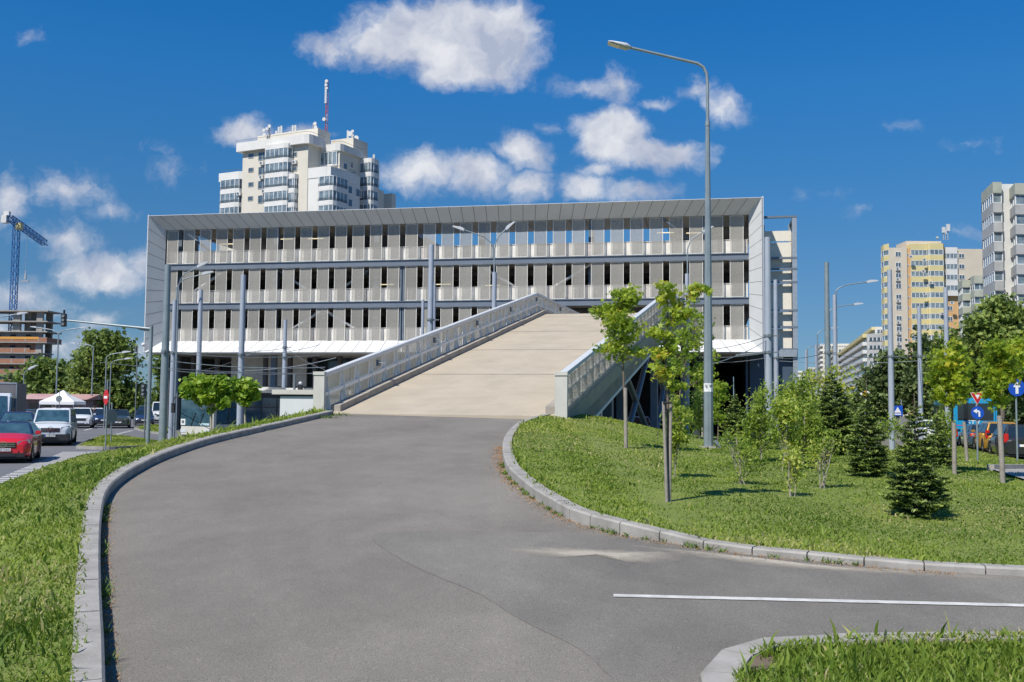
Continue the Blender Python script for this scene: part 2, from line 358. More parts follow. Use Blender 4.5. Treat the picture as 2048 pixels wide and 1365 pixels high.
def groundsheet():
    xs = np.concatenate([-np.geomspace(3500, 42, 22), np.arange(-40, 40.1, .8), np.geomspace(42, 3500, 22)])
    ys = np.concatenate([-np.geomspace(3000, 7, 14), np.arange(-6, 60.1, .8), np.geomspace(62, 5000, 26)])
    gx, gy = np.meshgrid(xs, ys); Z = HF(gx.ravel(), gy.ravel()).reshape(gx.shape) - .10
    # lie under every sheet of the near lawns and the drive
    V = np.stack([gx.ravel(), gy.ravel(), Z.ravel()], 1); w = len(xs)
    f = [(j * w + i, j * w + i + 1, (j + 1) * w + i + 1, (j + 1) * w + i) for j in range(len(ys) - 1) for i in range(w - 1)]
    me = bpy.data.meshes.new('ground'); me.from_pydata(V.tolist(), [], f); me.materials.append(M_EARTH); o = bpy.data.objects.new('ground', me); COL.objects.link(o)
    tag(o, kind='structure')
groundsheet()
RY = R(15.5); RD = Vector((math.sin(RY), math.cos(RY), 0)); RN = Vector((math.cos(RY), -math.sin(RY), 0)); RO = Vector((-5.66, 29.2, 0)); RW = 7.4
SC = 25.5
def zdeck(s): return 2.06 + .2015 * s if s < SC else 7.2 - .008 * (s - SC)
def RP(s, t, h=0.0): p = RO + RD * s + RN * t; return Vector((p.x, p.y, zdeck(s) + h))
# drive
a0, a1 = RP(0, .3), RP(0, RW - .3)
drv = [p for p in LKC if p.y < 28.7] + [a0 + RD * .02, a1 + RD * .02] + [p for p in RKC if p.y < 27] + [Vector((36, 7.5, 0)), Vector((36, -3, 0))]
tag(patch('drive', drv, lambda X, Y: zd(Y), 0, 1.0, M_ASP), kind='structure')
seam = [gcast(x, y, hroad) for x, y in ((1190,1068),(1010,1064),(840,1063),(742,1072),(800,1118),(870,1152),(960,1190),(1040,1240),(1160,1300),(1230,1365))]
sc_ = crom(seam, 4)
nd = sc_ + [Vector((sc_[-1].x + .6, 1.5, 0)), Vector((35, 1.5, 0)), Vector((35, 7.6, 0))] + [p + Vector((.0, -.05, 0)) for p in RKC[::-1] if p.x > 1.6 and p.x < 30]
tag(patch('drive_branch', nd, lambda X, Y: zd(Y), .003, 1.0, M_ASP2), kind='structure')
wl = [gcast(x, y, hroad) for x, y in ((1227,1190.5),(2048,1210.5))]; wl2 = [gcast(x, y, hroad) for x, y in ((2048,1216),(1227,1196))]
e = (wl[1] - wl[0]) * 1.2
tag(patch('road_marking', [wl[0], wl[1] + e, wl2[0] + e, wl2[1]], lambda X, Y: zd(Y), .009, 1.0, M_PAINT), kind='structure')
# wind-blown sand on the asphalt
def sandmat():
    m = mat('sand_dust', (.46, .41, .33), .95, var=.12, scale=8); t = m.node_tree; b = t.nodes['Principled BSDF']; n = t.nodes.new; l = t.links.new
    at = n('ShaderNodeAttribute'); at.attribute_name = 'edge'; co = n('ShaderNodeTexCoord'); nz = n('ShaderNodeTexNoise'); nz.inputs['Scale'].default_value = 7; nz.inputs['Detail'].default_value = 8; nz.inputs['Roughness'].default_value = .75
    l(co.outputs['Object'], nz.inputs['Vector']); a = n('ShaderNodeMath'); a.operation = 'ADD'; l(at.outputs['Fac'], a.inputs[0]); l(nz.outputs['Fac'], a.inputs[1])
    r_ = n('ShaderNodeMapRange'); r_.inputs[1].default_value = .62; r_.inputs[2].default_value = 1.45; r_.inputs[4].default_value = .85; l(a.outputs[0], r_.inputs[0]); l(r_.outputs[0], b.inputs['Alpha'])
    return m
def sand(pts, off):
    P = [gcast(x, y, hroad) for x, y in pts]; c = sum(P, Vector()) / len(P); B = crom(P + [P[0]], 4)[:-1]
    vs = []; fs = []; ed = []
    K = 6
    for k in range(K + 1):
        for p in B:
            q = c.lerp(p, k / K); vs.append((q.x, q.y, float(zd(q.y)) + off)); ed.append((1 - k / K) * 1.3)
    n = len(B)
    for k in range(K):
        for i in range(n): fs.append((k * n + i, k * n + (i + 1) % n, (k + 1) * n + (i + 1) % n, (k + 1) * n + i))
    me = bpy.data.meshes.new('sand'); me.from_pydata(vs, [], fs); me.materials.append(sandmat())
    at = me.attributes.new('edge', 'FLOAT', 'POINT'); at.data.foreach_set('value', ed)
    o = bpy.data.objects.new('sand', me); COL.objects.link(o); tag(o, kind='stuff', label='pale sand drifted over the asphalt of the drive', cat='sand')
sand([(975,1100),(1060,1095),(1170,1097),(1280,1103),(1400,1108),(1360,1128),(1270,1130),(1210,1112),(1120,1118),(1040,1112)], .008)
sand([(1200,1086),(1420,1106),(1700,1139),(2046,1160),(2046,1166),(1600,1142),(1350,1112)], .0075)
# streets
def flat(name, poly, z, m, kind='structure'):
    mb = MB(); mb.add([(x, y, z) for x, y in poly], [tuple(range(len(poly)))]); o = mb.build(name, m)
    if kind: tag(o, kind=kind)
    return o
flat('street', [(-95, 14), (-2.6, 14), (-2.6, 40), (-9, 62), (-24, 84), (-110, 300), (-240, 300), (-110, 110)], -.02, M_RD)
flat('street', [(7, 41), (36, 24), (46, 24), (62, 60), (330, 1000), (210, 1000), (23, 70), (12, 58)], -.02, M_RD)
flat('pavement', [(-2.5, 30), (12, 41), (12, 58), (23, 70), (60, 200), (-50, 200), (-30, 92), (-24, 84), (-9, 62), (-2.5, 40)], -.012, M_PAV)
G0 = lambda x, y: gcast(x, y, lambda X, Y: 0.0)
def lane(p, q, w, n, duty, z=-.010, m=M_PAINT):
    a, b = G0(*p), G0(*q); d = (b - a); L = d.length; d.normalize(); s_ = Vector((-d.y, d.x, 0)) * w / 2; mb = MB()
    for i in range(n):
        u = a + d * L * i / n; v = a + d * L * (i + duty) / n
        for k in (u, v): k.z = z
        mb.quad(u - s_, v - s_, v + s_, u + s_)
    tag(mb.build('road_marking', m), kind='structure')
lane((-60, 1010), (165, 903), 1.6, 34, .55)
lane((216, 873), (265, 861), .35, 12, .6)
lane((168, 861), (184, 857), .2, 1, 1); lane((197, 857), (203, 855), .2, 1, 1)
# grass islands in the left street
def island(pts, label):
    P = [G0(x, y) for x, y in pts]; B = crom(P + [P[0]], 5)[:-1]; c = sum(B, Vector()) / len(B)
    mb = MB(); k = [p + (c - p).normalized() * .18 for p in B]; n = len(B)
    for i in range(n):
        a, b, a2, b2 = B[i], B[(i + 1) % n], k[i], k[(i + 1) % n]; u = Vector((0, 0, .13))
        mb.quad(a - u * .3, b - u * .3, b + u, a + u); mb.quad(a + u, b + u, b2 + u, a2 + u)
    tag(mb.build('kerb', M_KERB), kind='structure')
    mb = MB(); mb.add([p + Vector((0, 0, .11)) for p in k] + [c + Vector((0, 0, .14))], [(i, (i + 1) % n, n) for i in range(n)]); tag(mb.build('island_lawn', M_TURF), kind='structure')
    return [(p.x, p.y) for p in k]
IS1 = island([(152,897),(178,884),(212,875),(262,878),(318,886),(330,893),(270,897),(205,899)], 'a')
IS2 = island([(268,859),(290,854),(330,852),(345,862),(318,868),(290,864)], 'b')
# kerbs
def kerb(line, side, hfun, w, hh, L, name='kerb', h2=None):
    """stones along a line, the line being the foot of the face on the drive; side +1 puts the stone to the left of travel"""
    pts = resample(line, L); mb = MB()
    for i, (a, b) in enumerate(zip(pts[:-1], pts[1:])):
        d = (b - a); d.z = 0; d.normalize(); g = d * .006
        pr = pts[max(i - 1, 0)]; nx = pts[min(i + 2, len(pts) - 1)]
        def nrm(p, q): t = (q - p); t.z = 0; t.normalize(); return Vector((-t.y, t.x, 0)) * side
        na, nb = nrm(pr, b), nrm(a, nx)
        H = [h2(p) if h2 else hh for p in (a, b)]
        j = random.uniform(-.004, .004)
        rings = []
        for p, nn, gg, h_ in ((a, na, g, H[0]), (b, nb, -g, H[1])):
            z0 = float(hfun(p.x, p.y)); q = Vector((p.x, p.y, 0)) + gg
            rings.append([q + Vector((0, 0, z0 - .1)), q + Vector((0, 0, z0 + h_ - .018 + j)), q + nn * .018 + Vector((0, 0, z0 + h_ + j)), q + nn * w + Vector((0, 0, z0 + h_ + j)), q + nn * w + Vector((0, 0, z0 - .1))])
        if side < 0: rings = [r_[::-1] for r_ in rings]
        mb.loft(rings, sm=False)
    return tag(mb.build(name, M_KERB), kind='structure')
kerb([p for p in LKC if p.y < 29.5], 1, lambda X, Y: zd(Y), .175, .125, .5)
kerb(RKC, 1, lambda X, Y: zd(Y), .17, .15, .5, h2=lambda p: .14 if p.x < 1.1 else (.14 - .07 * min(1, (p.x - 1.1) / .8)))
kerb(BKC, -1, lambda X, Y: zd(Y), .21, .12, .45)
# lawns
lof = [p + Vector((-.16, 0, 0)) for p in LKC if p.y < 29.4]
left_poly = [(p.x, p.y) for p in lof] + [(-5.9, 30.5), (-6.0, 34), (-8, 42), (-10.5, 46)] + [(p.x, p.y) for p in [G0(x, y) for x, y in ((322,886),(240,898),(165,910),(95,932),(40,953),(0,968))]] + [(-18, 20), (-22, 10), (-22, -3)]
def HLs(X, Y): return np.maximum(HL(X, Y), 0)
tag(patch('lawn', left_poly, HLs, .0, .8, M_TURF), kind='structure')
rin = []
for i, p in enumerate(RKC):
    q = RKC[min(i + 1, len(RKC) - 1)]; o_ = RKC[max(i - 1, 0)]; t = (q - o_).normalized(); rin.append((p.x - t.y * .16, p.y + t.x * .16))
ramp_r = [RP(s, RW + .02) for s in (0.2, 2, 5, 9, 14)]
right_poly = rin + [(34, 8.2), (36, 20), (34.5, 25), (G0(2046, 925).x, G0(2046, 925).y)] + [(p.x, p.y) for p in [G0(x, y) for x, y in ((1990,914),(1940,902),(1900,893))]] + [(12, 47), (6, 48), (2.2, 46)] + [(p.x, p.y) for p in ramp_r[::-1]] 
tag(patch('lawn', right_poly, HR, -.01, .8, M_TURF), kind='structure')
bin_ = []
for i, p in enumerate(BKC):
    q = BKC[min(i + 1, len(BKC) - 1)]; o_ = BKC[max(i - 1, 0)]; t = (q - o_).normalized(); bin_.append((p.x + t.y * .2, p.y - t.x * .2))
low_poly = bin_ + [(28, 5.3), (28, -1)]
HB = lambda X, Y: zd(Y) + .10
tag(patch('lawn', low_poly, HB, 0, .6, M_TURF), kind='structure')
# bare soil at the corner of the near lawn, and round the planted shrubs
soil = [gcast(x, y, lambda X, Y: float(zd(Y)) + .1) for x, y in ((1470,1365),(1480,1332),(1512,1304),(1545,1300),(1555,1318),(1532,1342),(1522,1365))]
tag(patch('soil', soil, HB, .006, .3, M_SOIL), kind='structure')
# side path at the right edge
PTH = [gcast(x, y, hr) for x, y in ((1984,942),(2048,941),(2120,941),(2120,972),(2048,962))]
tag(patch('path', PTH, HR, .03, .6, M_PAV), kind='structure')
mb = MB(); mb.beam(PTH[0] + Vector((0, .06, .04)), PTH[1] + Vector((0, .06, .04)), .14, .14); mb.beam(PTH[1] + Vector((0, .06, .04)), PTH[2] + Vector((0, .06, .04)), .14, .14); tag(mb.build('kerb', M_KERB), kind='structure')

# ---------------------------------------------------------------- grass blades
M_GR = leafmat('grass_blade', [(0, (.085, .15, .016)), (.35, (.18, .265, .032)), (.7, (.30, .365, .055)), (.88, (.38, .40, .10)), (1, (.48, .41, .22))], .6, .35)
def vnoise(X, Y, s, seed=0):
    g = np.random.default_rng(seed).random((64, 64)); x = X / s; y = Y / s; i = np.floor(x).astype(int); j = np.floor(y).astype(int); u = x - i; v = y - j; u = u * u * (3 - 2 * u); v = v * v * (3 - 2 * v)
    q = lambda a, b: g[(i + a) % 64, (j + b) % 64]
    return q(0, 0) * (1 - u) * (1 - v) + q(1, 0) * u * (1 - v) + q(0, 1) * (1 - u) * v + q(1, 1) * u * v
def grass(poly, hfun, off, dens, hgt, label, lo=(0, 0), frus=1.35, wmul=1.0, tall=.0, avoid=()):
    """dens(Y) blades per square metre"""
    P = np.array([(p[0], p[1]) for p in poly]); x0, y0 = P.min(0); x1, y1 = P.max(0); y0 = max(y0, 3.2); XS = []; 
    ybins = np.concatenate([np.arange(y0, min(y1, 130), .5)])
    for yb in ybins:
        D = yb + .25; xa, xb = max(x0, -D * .512 * frus - 1), min(x1, D * .512 * frus + 1)
        if xb <= xa: continue
        n = int((xb - xa) * .5 * dens(D)); X = RNG.uniform(xa, xb, n); Y = RNG.uniform(yb, yb + .5, n); XS.append(np.stack([X, Y], 1))
    A = np.concatenate(XS); A = A[inpoly(A[:, 0], A[:, 1], poly)]
    cl = vnoise(A[:, 0], A[:, 1], .35, 3) * .6 + vnoise(A[:, 0], A[:, 1], 1.7, 4) * .4
    A = A[RNG.random(len(A)) < .35 + .9 * cl]
    for (ax, ay, ar) in avoid: A = A[np.hypot(A[:, 0] - ax, (A[:, 1] - ay)) > ar * (RNG.random(len(A)) * .7 + .45)]
    n = len(A); X, Y = A[:, 0], A[:, 1]; Z = hfun(X, Y) + off - .01
    big = vnoise(X, Y, 2.6, 5); mid = vnoise(X, Y, .5, 6)
    h = hgt * (.45 + .9 * RNG.random(n)) * (.6 + .5 * big + .35 * mid); tl = RNG.random(n) < tall; h[tl] *= RNG.uniform(1.6, 3.0, tl.sum())
    w = (.0026 + .00042 * Y) * wmul * (.7 + .6 * RNG.random(n)); w[tl] *= 1.6
    a = RNG.uniform(0, 2 * np.pi, n); b = RNG.uniform(0, 2 * np.pi, n); ln = h * RNG.uniform(.15, 1.1, n)
    ca, sa = np.cos(a) * w, np.sin(a) * w; dx, dy = np.cos(b) * ln, np.sin(b) * ln
    V = np.empty((n, 5, 3), np.float32)
    V[:, 0] = np.stack([X - ca, Y - sa, Z], 1); V[:, 1] = np.stack([X + ca, Y + sa, Z], 1)
    V[:, 2] = np.stack([X + ca * .8 + dx * .35, Y + sa * .8 + dy * .35, Z + h * .62], 1); V[:, 3] = np.stack([X - ca * .8 + dx * .35, Y - sa * .8 + dy * .35, Z + h * .62], 1)
    V[:, 4] = np.stack([X + dx, Y + dy, Z + h], 1)
    me = bpy.data.meshes.new('grass'); me.vertices.add(n * 5); me.vertices.foreach_set('co', V.ravel())
    base = (np.arange(n) * 5)[:, None]; idx = np.concatenate([base + np.array([0, 1, 2, 3]), base + np.array([3, 2, 4])], 1).ravel()
    me.loops.add(n * 7); me.loops.foreach_set('vertex_index', idx.astype(np.int32)); me.polygons.add(n * 2)
    ls = np.stack([np.arange(n) * 7, np.arange(n) * 7 + 4], 1).ravel(); me.polygons.foreach_set('loop_start', ls.astype(np.int32))
    me.update(calc_edges=True)
    ti = np.clip(.18 + .38 * RNG.random(n) + .62 * (vnoise(X, Y, 1.6, 8) - .42) + .34 * (vnoise(X, Y, 5, 9) - .45) + .25 * (vnoise(X, Y, .5, 19) - .5) + lo[0], 0, .86); dry = RNG.random(n) < (.05 + .30 * (vnoise(X, Y, 2.4, 12) > .70)); ti[dry] = RNG.uniform(.85, 1, dry.sum())
    at = me.attributes.new('tint', 'FLOAT', 'POINT'); at.data.foreach_set('value', np.repeat(ti, 5).astype(np.float32))
    me.materials.append(M_GR); o = bpy.data.objects.new('grass', me); COL.objects.link(o)
    tag(o, label, 'grass', kind='stuff'); return n
SOILXY = [(p.x, p.y) for p in soil]; sx = sum(p[0] for p in SOILXY) / len(SOILXY); sy = sum(p[1] for p in SOILXY) / len(SOILXY)
ng = grass(left_poly, HLs, 0, lambda D: min(2600, 2600 * (6.5 / D) ** 1.35), .038, 'mown green grass on the bank left of the kerb', tall=.045, wmul=1.25)
gin_ = []
for i, p in enumerate(BKC):
    q = BKC[min(i + 1, len(BKC) - 1)]; o_ = BKC[max(i - 1, 0)]; t = (q - o_).normalized(); k_ = .19 - .12 * min(1, max(0, (p.x - 1.6) / .8)); gin_.append((p.x + t.y * k_, p.y - t.x * k_))
ng += grass(gin_ + [(28, 5.3), (28, -1)], HB, .01, lambda D: 4400, .046, 'taller green grass in the near right corner', tall=.025, wmul=1.3, avoid=[(sx, sy, .17)])
SHRUBSPOTS = [gcast(x, y, hr) for x, y in ((1337,1003),(1252,914),(1584,992),(1485,968),(1352,952),(1735,952),(1640,975),(1417,895),(1850,1030))]
ng += grass(right_poly, HR, -.01, lambda D: min(1900, 1900 * (9.5 / D) ** 1.25), .030, 'mown green grass on the lawn beside the drive', tall=.01, wmul=1.15, avoid=[(p.x, p.y, .22) for p in SHRUBSPOTS])
ng += grass(IS1, lambda X, Y: 0 * X, .12, lambda D: 220, .07, 'mown grass on the near traffic island', wmul=1.3)
ng += grass(IS2, lambda X, Y: 0 * X, .12, lambda D: 60, .08, 'mown grass on the far traffic island', wmul=1.3)
ks = [p for p in LKC if 4 < p.y < 29.2]
strip = [(p.x - .10, p.y) for p in ks] + [(p.x - .24, p.y) for p in ks[::-1]]
ng += grass(strip, lambda X, Y: bank(Y), -.005, lambda D: min(650, 650 * (8 / D)), .032, 'ragged grass edge leaning over the left kerb', tall=.12, wmul=1.0)
strip = [(p.x - .2, p.y) for p in ks if p.y > 17] + [(p.x - .9, p.y) for p in ks[::-1] if p.y > 17]
ng += grass(strip, HLs, 0, lambda D: 260, .065, 'weedy grass behind the left kerb near the ramp', tall=.05, wmul=.9)
ks2 = [p for p in RKC if 8 < p.y < 27]
strip = [(rx, ry) for rx, ry in [(p.x + .12 * (1 if p.y > 14 else .3), p.y + (0 if p.y > 14 else .10)) for p in ks2]] + [(p.x + .26, p.y + (0 if p.y > 14 else .22)) for p in ks2[::-1]]
ng += grass(strip, HR, .0, lambda D: min(900, 900 * (10 / D)), .04, 'ragged grass edge behind the curved right kerb', tall=.06, wmul=1.2)
# weeds in the joint between kerb and asphalt: dry orange bits and green tufts
def tufts(line, rng, n, label, cols, hgt, side, spread=.10, clump=1):
    pts = [p for p in line if rng[0] < p.y < rng[1]]; X = []; Y = []
    for _ in range(n):
        i = random.randrange(len(pts) - 1); p = pts[i].lerp(pts[i + 1], random.random()); t = (pts[i + 1] - pts[i]).normalized(); s_ = Vector((t.y, -t.x)) * side
        for _k in range(clump): q = Vector((p.x, p.y)) + s_ * abs(random.gauss(0, spread)) + Vector((random.gauss(0, .02), random.gauss(0, .03))); X.append(q.x); Y.append(q.y)
    X = np.array(X); Y = np.array(Y); n = len(X); Z = zd(Y) + .008
    h = hgt * (.3 + RNG.random(n)); a = RNG.uniform(0, 6.28, n); b = RNG.uniform(0, 6.28, n); w = .003 + .0004 * Y; ln = h * RNG.uniform(.3, 1.6, n)
    V = np.stack([np.stack([X - np.cos(a) * w, Y - np.sin(a) * w, Z], 1), np.stack([X + np.cos(a) * w, Y + np.sin(a) * w, Z], 1), np.stack([X + np.cos(b) * ln, Y + np.sin(b) * ln, Z + h], 1)], 1)
    me = bpy.data.meshes.new('weeds'); me.from_pydata(V.reshape(-1, 3).tolist(), [], [(3 * i, 3 * i + 1, 3 * i + 2) for i in range(n)])
    at = me.attributes.new('tint', 'FLOAT', 'POINT'); at.data.foreach_set('value', np.repeat(RNG.random(n), 3).astype(np.float32))
    me.materials.append(leafmat('weeds_' + cols, [(0, (.32, .15, .05)), (1, (.50, .30, .13))] if cols == 'dry' else [(0, (.06, .13, .02)), (1, (.17, .25, .05))], .8, .1))
    o = bpy.data.objects.new('weeds', me); COL.objects.link(o); tag(o, label, 'weeds', kind='stuff')
tufts(LKC, (4, 12.4), 1500, 'dry orange weeds in the joint of the left kerb', 'dry', .012, 1, .035, 2)
tufts(RKC, (8.8, 20), 1300, 'dry orange weeds in the joint of the curved right kerb', 'dry', .012, 1, .09, 2)
tufts(LKC, (4, 12.4), 22, 'green weed tufts at the foot of the left kerb', 'green', .09, 1, .03, 14)
tufts(RKC, (8.8, 17), 48, 'green weed tufts at the foot of the curved right kerb', 'green', .05, 1, .035, 16)
tufts(LKC, (27, 29.3), 10, 'green weed tufts where kerb meets ramp', 'green', .09, 1, .25, 12)
# ---------------------------------------------------------------- the ramp
M_CONC = mat('ramp_concrete', (.485, .415, .31), .8, c2=(.395, .34, .255), scale=.9, bump=.15, bscale=25)
M_CONC2 = mat('ramp_kerb_concrete', (.42, .38, .32), .85, c2=(.27, .245, .205), scale=2.0, bump=.3, bscale=20)
M_WST = mat('white_painted_steel', (.92, .88, .80), .45, var=.07, scale=2.5)
M_GALV = mat('galvanised_steel', (.40, .44, .47), .42, metal=.35, c2=(.30, .34, .38), scale=5)
M_BLUE = mat('slate_blue_steel', (.14, .175, .215), .45, var=.15, scale=2)
M_BEAMB = mat('grey_blue_beam', (.145, .175, .215), .5, var=.10, scale=1.2)
M_SHADE = mat('painted_interior_shade', (.035, .04, .05), .8, var=.2)  # near-black tone standing in for deep shade inside the buildings
def meshmat(name, c, hole, pitch=60):
    """perforated sheet: opaque metal with a share of open holes too fine to see singly"""
    m = mat(name, c, .55, metal=.0, var=.10, scale=1.5, alpha=1); t = m.node_tree; n = t.nodes.new; l = t.links.new; b = t.nodes['Principled BSDF']
    tr = n('ShaderNodeBsdfTranslucent'); tr.inputs[0].default_value = (*c, 1); tp = n('ShaderNodeBsdfTransparent'); a = n('ShaderNodeMixShader'); a.inputs[0].default_value = .5; l(b.outputs[0], a.inputs[1]); l(tr.outputs[0], a.inputs[2])
    k = n('ShaderNodeMixShader'); k.inputs[0].default_value = hole; l(a.outputs[0], k.inputs[1]); l(tp.outputs[0], k.inputs[2]); l(k.outputs[0], t.nodes['Material Output'].inputs[0]); return m
M_MESH = meshmat('perforated_panel', (.64, .60, .52), .32)
M_JOINT = mat('dark_joint', (.12, .11, .10), .9, var=0)
ramp = empty('access_ramp', (0, 0, 0), 0, 'beige concrete ramp with white lattice parapets rising to the parking building', 'ramp')
mb = MB(); ss = [0, 6.6, 12.4, 18.2, 24, SC, 34, 42.6]
for i, (a, b) in enumerate(zip(ss[:-1], ss[1:])):
    g = .03; T0, T1 = .0, RW
    for (s0, s1) in ((a, b),):
        sub = np.linspace(s0, s1, 3)
        for u, v in zip(sub[:-1], sub[1:]):
            p = [RP(u, T0), RP(u, T1), RP(v, T1), RP(v, T0)]; q = [x_ + Vector((0, 0, -.45)) for x_ in p]
            mb.add(p + q, [(0, 1, 2, 3), (7, 6, 5, 4), (0, 4, 5, 1), (1, 5, 6, 2), (2, 6, 7, 3), (3, 7, 4, 0)])
mb.build('deck', M_CONC, ramp)
for a in (6.6, 12.4, 18.2, 24, 34):
    mb = MB(); mb.quad(RP(a - .00, .63, .004), RP(a - .00, RW - .63, .004), RP(a + .05, RW - .63, .004), RP(a + .05, .63, .004))
    mb.build('expansion_joint', M_JOINT, ramp)
for (t0, t1) in ((.32, .62), (RW - .62, RW - .32)):
    mb = MB(); ssx = np.concatenate([np.arange(.25, SC, 2.1), [SC], np.arange(SC + 2, 42, 3)])
    for u, v in zip(ssx[:-1], ssx[1:]):
        w_ = random.uniform(-.015, .015); v2 = v - .015
        p = [RP(u, t0), RP(u, t1), RP(v2, t1), RP(v2, t0)]; h_ = .20 + w_
        q = [x_ + Vector((0, 0, h_)) for x_ in p]; mb.add(p + q, [(4, 5, 6, 7), (0, 1, 5, 4), (1, 2, 6, 5), (2, 3, 7, 6), (3, 0, 4, 7)])
    mb.build('side_kerb', M_CONC2, ramp)
# parapets
def post_bm(s, t, sg):
    """welded T post leaning on its base plate; the web points to the deck"""
    mb = MB(); z = Vector((0, 0, 1))
    b0, b1 = RP(s, t, .03), RP(s, t, 1.04)
    fl = .15
    mb.beam(b0, b1, fl, .02, 0, up=RN * sg)          # flange
    i0, i1 = RP(s, t + sg * .20, .03), RP(s, t + sg * .08, 1.04)
    w_ = RD * .012
    mb.prism([b0 - w_ / 2, i0 - w_ / 2, i1 - w_ / 2, b1 - w_ / 2], w_)
    mb.box(RP(s, t + sg * .12, .02), (.18, .26, .03), 0, -RY)
    mb.box(RP(s + .05, t + sg * .17, .05), (.03, .03, .05), 1, -RY); mb.box(RP(s - .05, t + sg * .17, .05), (.03, .03, .05), 1, -RY)
    return mb
for side, (t, sg) in enumerate(((.12, 1), (RW - .12, -1))):
    rng_s = list(np.arange(.25, 42, 1.07))
    mb = MB()
    for (u, v) in ((0, SC), (SC, 42.4)):
        a, b = RP(u, t, 1.10), RP(v, t, 1.10); mb.beam(a, b, .20, .12, 1)
        a, b = RP(u, t + sg * .05, .56), RP(v, t + sg * .05, .56); mb.beam(a, b, .12, .05)
        a, b = RP(u, t + sg * .09, .52), RP(v, t + sg * .09, .52); mb.beam(a, b, .02, .09)
        a, b = RP(u, t, .06), RP(v, t, .06); mb.beam(a, b, .06, .05)
    pr = mb.build('parapet', [M_WST, mat('cap_steel', (.60, .62, .62), .4, var=.06)], ramp)
    # end post, a broad white panel reaching below the deck edge
    mb = MB(); mb.box(RP(-.06, t - sg * .02, .40), (.34, .12, 1.50), 0, -RY); mb.box(RP(-.07, t - sg * .02, 1.17), (.36, .15, .10), 0, -RY); mb.build('end_panel', mat('end_panel_grey', (.52, .51, .46), .6, var=.08, scale=2), pr)
    for s in rng_s:
        post_bm(s, t, sg).build('post', [M_WST, M_GALV], pr)
    # perforated outer sheet hangs below the deck edge
    for (u, v) in ((.1, SC), (SC, 42.4)):
        seg = np.linspace(u, v, 13 if u < 1 else 9)
        for a, b in zip(seg[:-1], seg[1:]):
            to = t - sg * .10; b_ = b - .045; mb = MB()
            p = [RP(a, to, -.95), RP(b_, to, -.95), RP(b_, to, 1.03), RP(a, to, 1.03)]
            if sg > 0: p = p[::-1]
            mb.prism(p, RN * -sg * .006)
            mb.build('mesh_panel', M_MESH, pr)
        mb = MB(); mb.beam(RP(u, t - sg * .07, -.97), RP(v, t - sg * .07, -.97), .10, .10); mb.build('bottom_rail', M_WST, pr)
    for s in (3.9, 9.3, 14.7, 20.1, 25.2, 31, 37):
        mb = MB(); p = RP(s, t + sg * .12, .84); mb.box(p, (.08, .20, .20), 0, -RY); mb.prism([p + RN * sg * .04 + RD * .10, p + RN * sg * .30 + RD * .10 + Vector((0, 0, -.02)), p + RN * sg * .30 - RD * .10 + Vector((0, 0, -.02)), p + RN * sg * .04 - RD * .10], Vector((0, 0, .025)), 1)
        mb.build('floodlight', [M_BLUE, M_GALV], pr)
# abutment and supports
mb = MB()
poly = [RP(-.02, .2, -.46), RP(6.2, .2, -.50)]; A = [RP(.05, .15, -.45), RP(5.6, .15, -.45)]
P = [Vector((A[0].x, A[0].y, -.1)), Vector((A[1].x, A[1].y, -.1)), A[1], A[0]]
mb.prism(P, RN * (RW - .30)); mb.build('abutment', M_CONC2, ramp)
mb = MB()
for t in (.9, RW - .9): 
    mb.beam(RP(5.5, t, -.62), RP(SC, t, -.62), .3, .34); mb.beam(RP(SC, t, -.62), RP(42.4, t, -.62), .3, .34)
mb.build('girder', M_BLUE, ramp)
for s in (9.2, 11.8, 14.9, 25.5, 33, 40.5):
    for t in (.9, RW - .9):
        mb = MB(); a = RP(s, t, -.8); mb.b2(-.17, .17, -.22, .22, 0, a.z)
        o = mb.build('column', M_BLUE, ramp); o.location = (a.x, a.y, 0); o.rotation_euler = (0, 0, -RY)
for (s0, s1) in ((14.9, 25.5), (25.5, 33)):
    for t in (.9, RW - .9):
        for (a, b) in ((s0, s1), (s1, s0)):
            mb = MB(); mb.tube([Vector((*RP(a, t).xy, .15)), RP(b, t, -.95)], .13, 10); mb.build('brace', M_BLUE, ramp)
# ---------------------------------------------------------------- the parking building
BX, BYAW, BL_ = Vector((-29.0, 78.8, 0)), R(11.3), 47.37
M_CLAD = mat('grey_cladding', (.60, .61, .60), .5, metal=.05, var=.05, scale=.7)
M_CLADW = mat('white_cladding', (.70, .70, .69), .5, var=.03, scale=.7)
M_SCREEN = mat('facade_screen', (.45, .43, .38), .6, var=.09, scale=1.0, alpha=.42)
_t = M_SCREEN.node_tree; _oi = _t.nodes.new('ShaderNodeObjectInfo'); _mr = _t.nodes.new('ShaderNodeMapRange'); _mr.inputs[3].default_value = .86; _mr.inputs[4].default_value = 1.10; _t.links.new(_oi.outputs['Random'], _mr.inputs[0])
_vs = _t.nodes.new('ShaderNodeVectorMath'); _vs.operation = 'SCALE'; _bs = _t.nodes['Principled BSDF']; _t.links.new(_bs.inputs['Base Color'].links[0].from_socket, _vs.inputs[0]); _t.links.new(_mr.outputs[0], _vs.inputs['Scale']); _t.links.new(_vs.outputs[0], _bs.inputs['Base Color'])
M_SCREENE = mat('screen_edge', (.80, .77, .70), .5, var=.04)
M_PARA = mat('parapet_screen', (.86, .82, .74), .6, var=.16, scale=1.4, alpha=.88)
M_SLAB = mat('slab_concrete', (.34, .32, .29), .85, var=.1, scale=.5)
M_CEIL = mat('soffit_panels', (.74, .69, .58), .7, var=.05)
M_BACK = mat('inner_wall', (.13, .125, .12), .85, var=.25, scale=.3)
M_LAMPW = bpy.data.materials.new('tube_light'); M_LAMPW.use_nodes = True
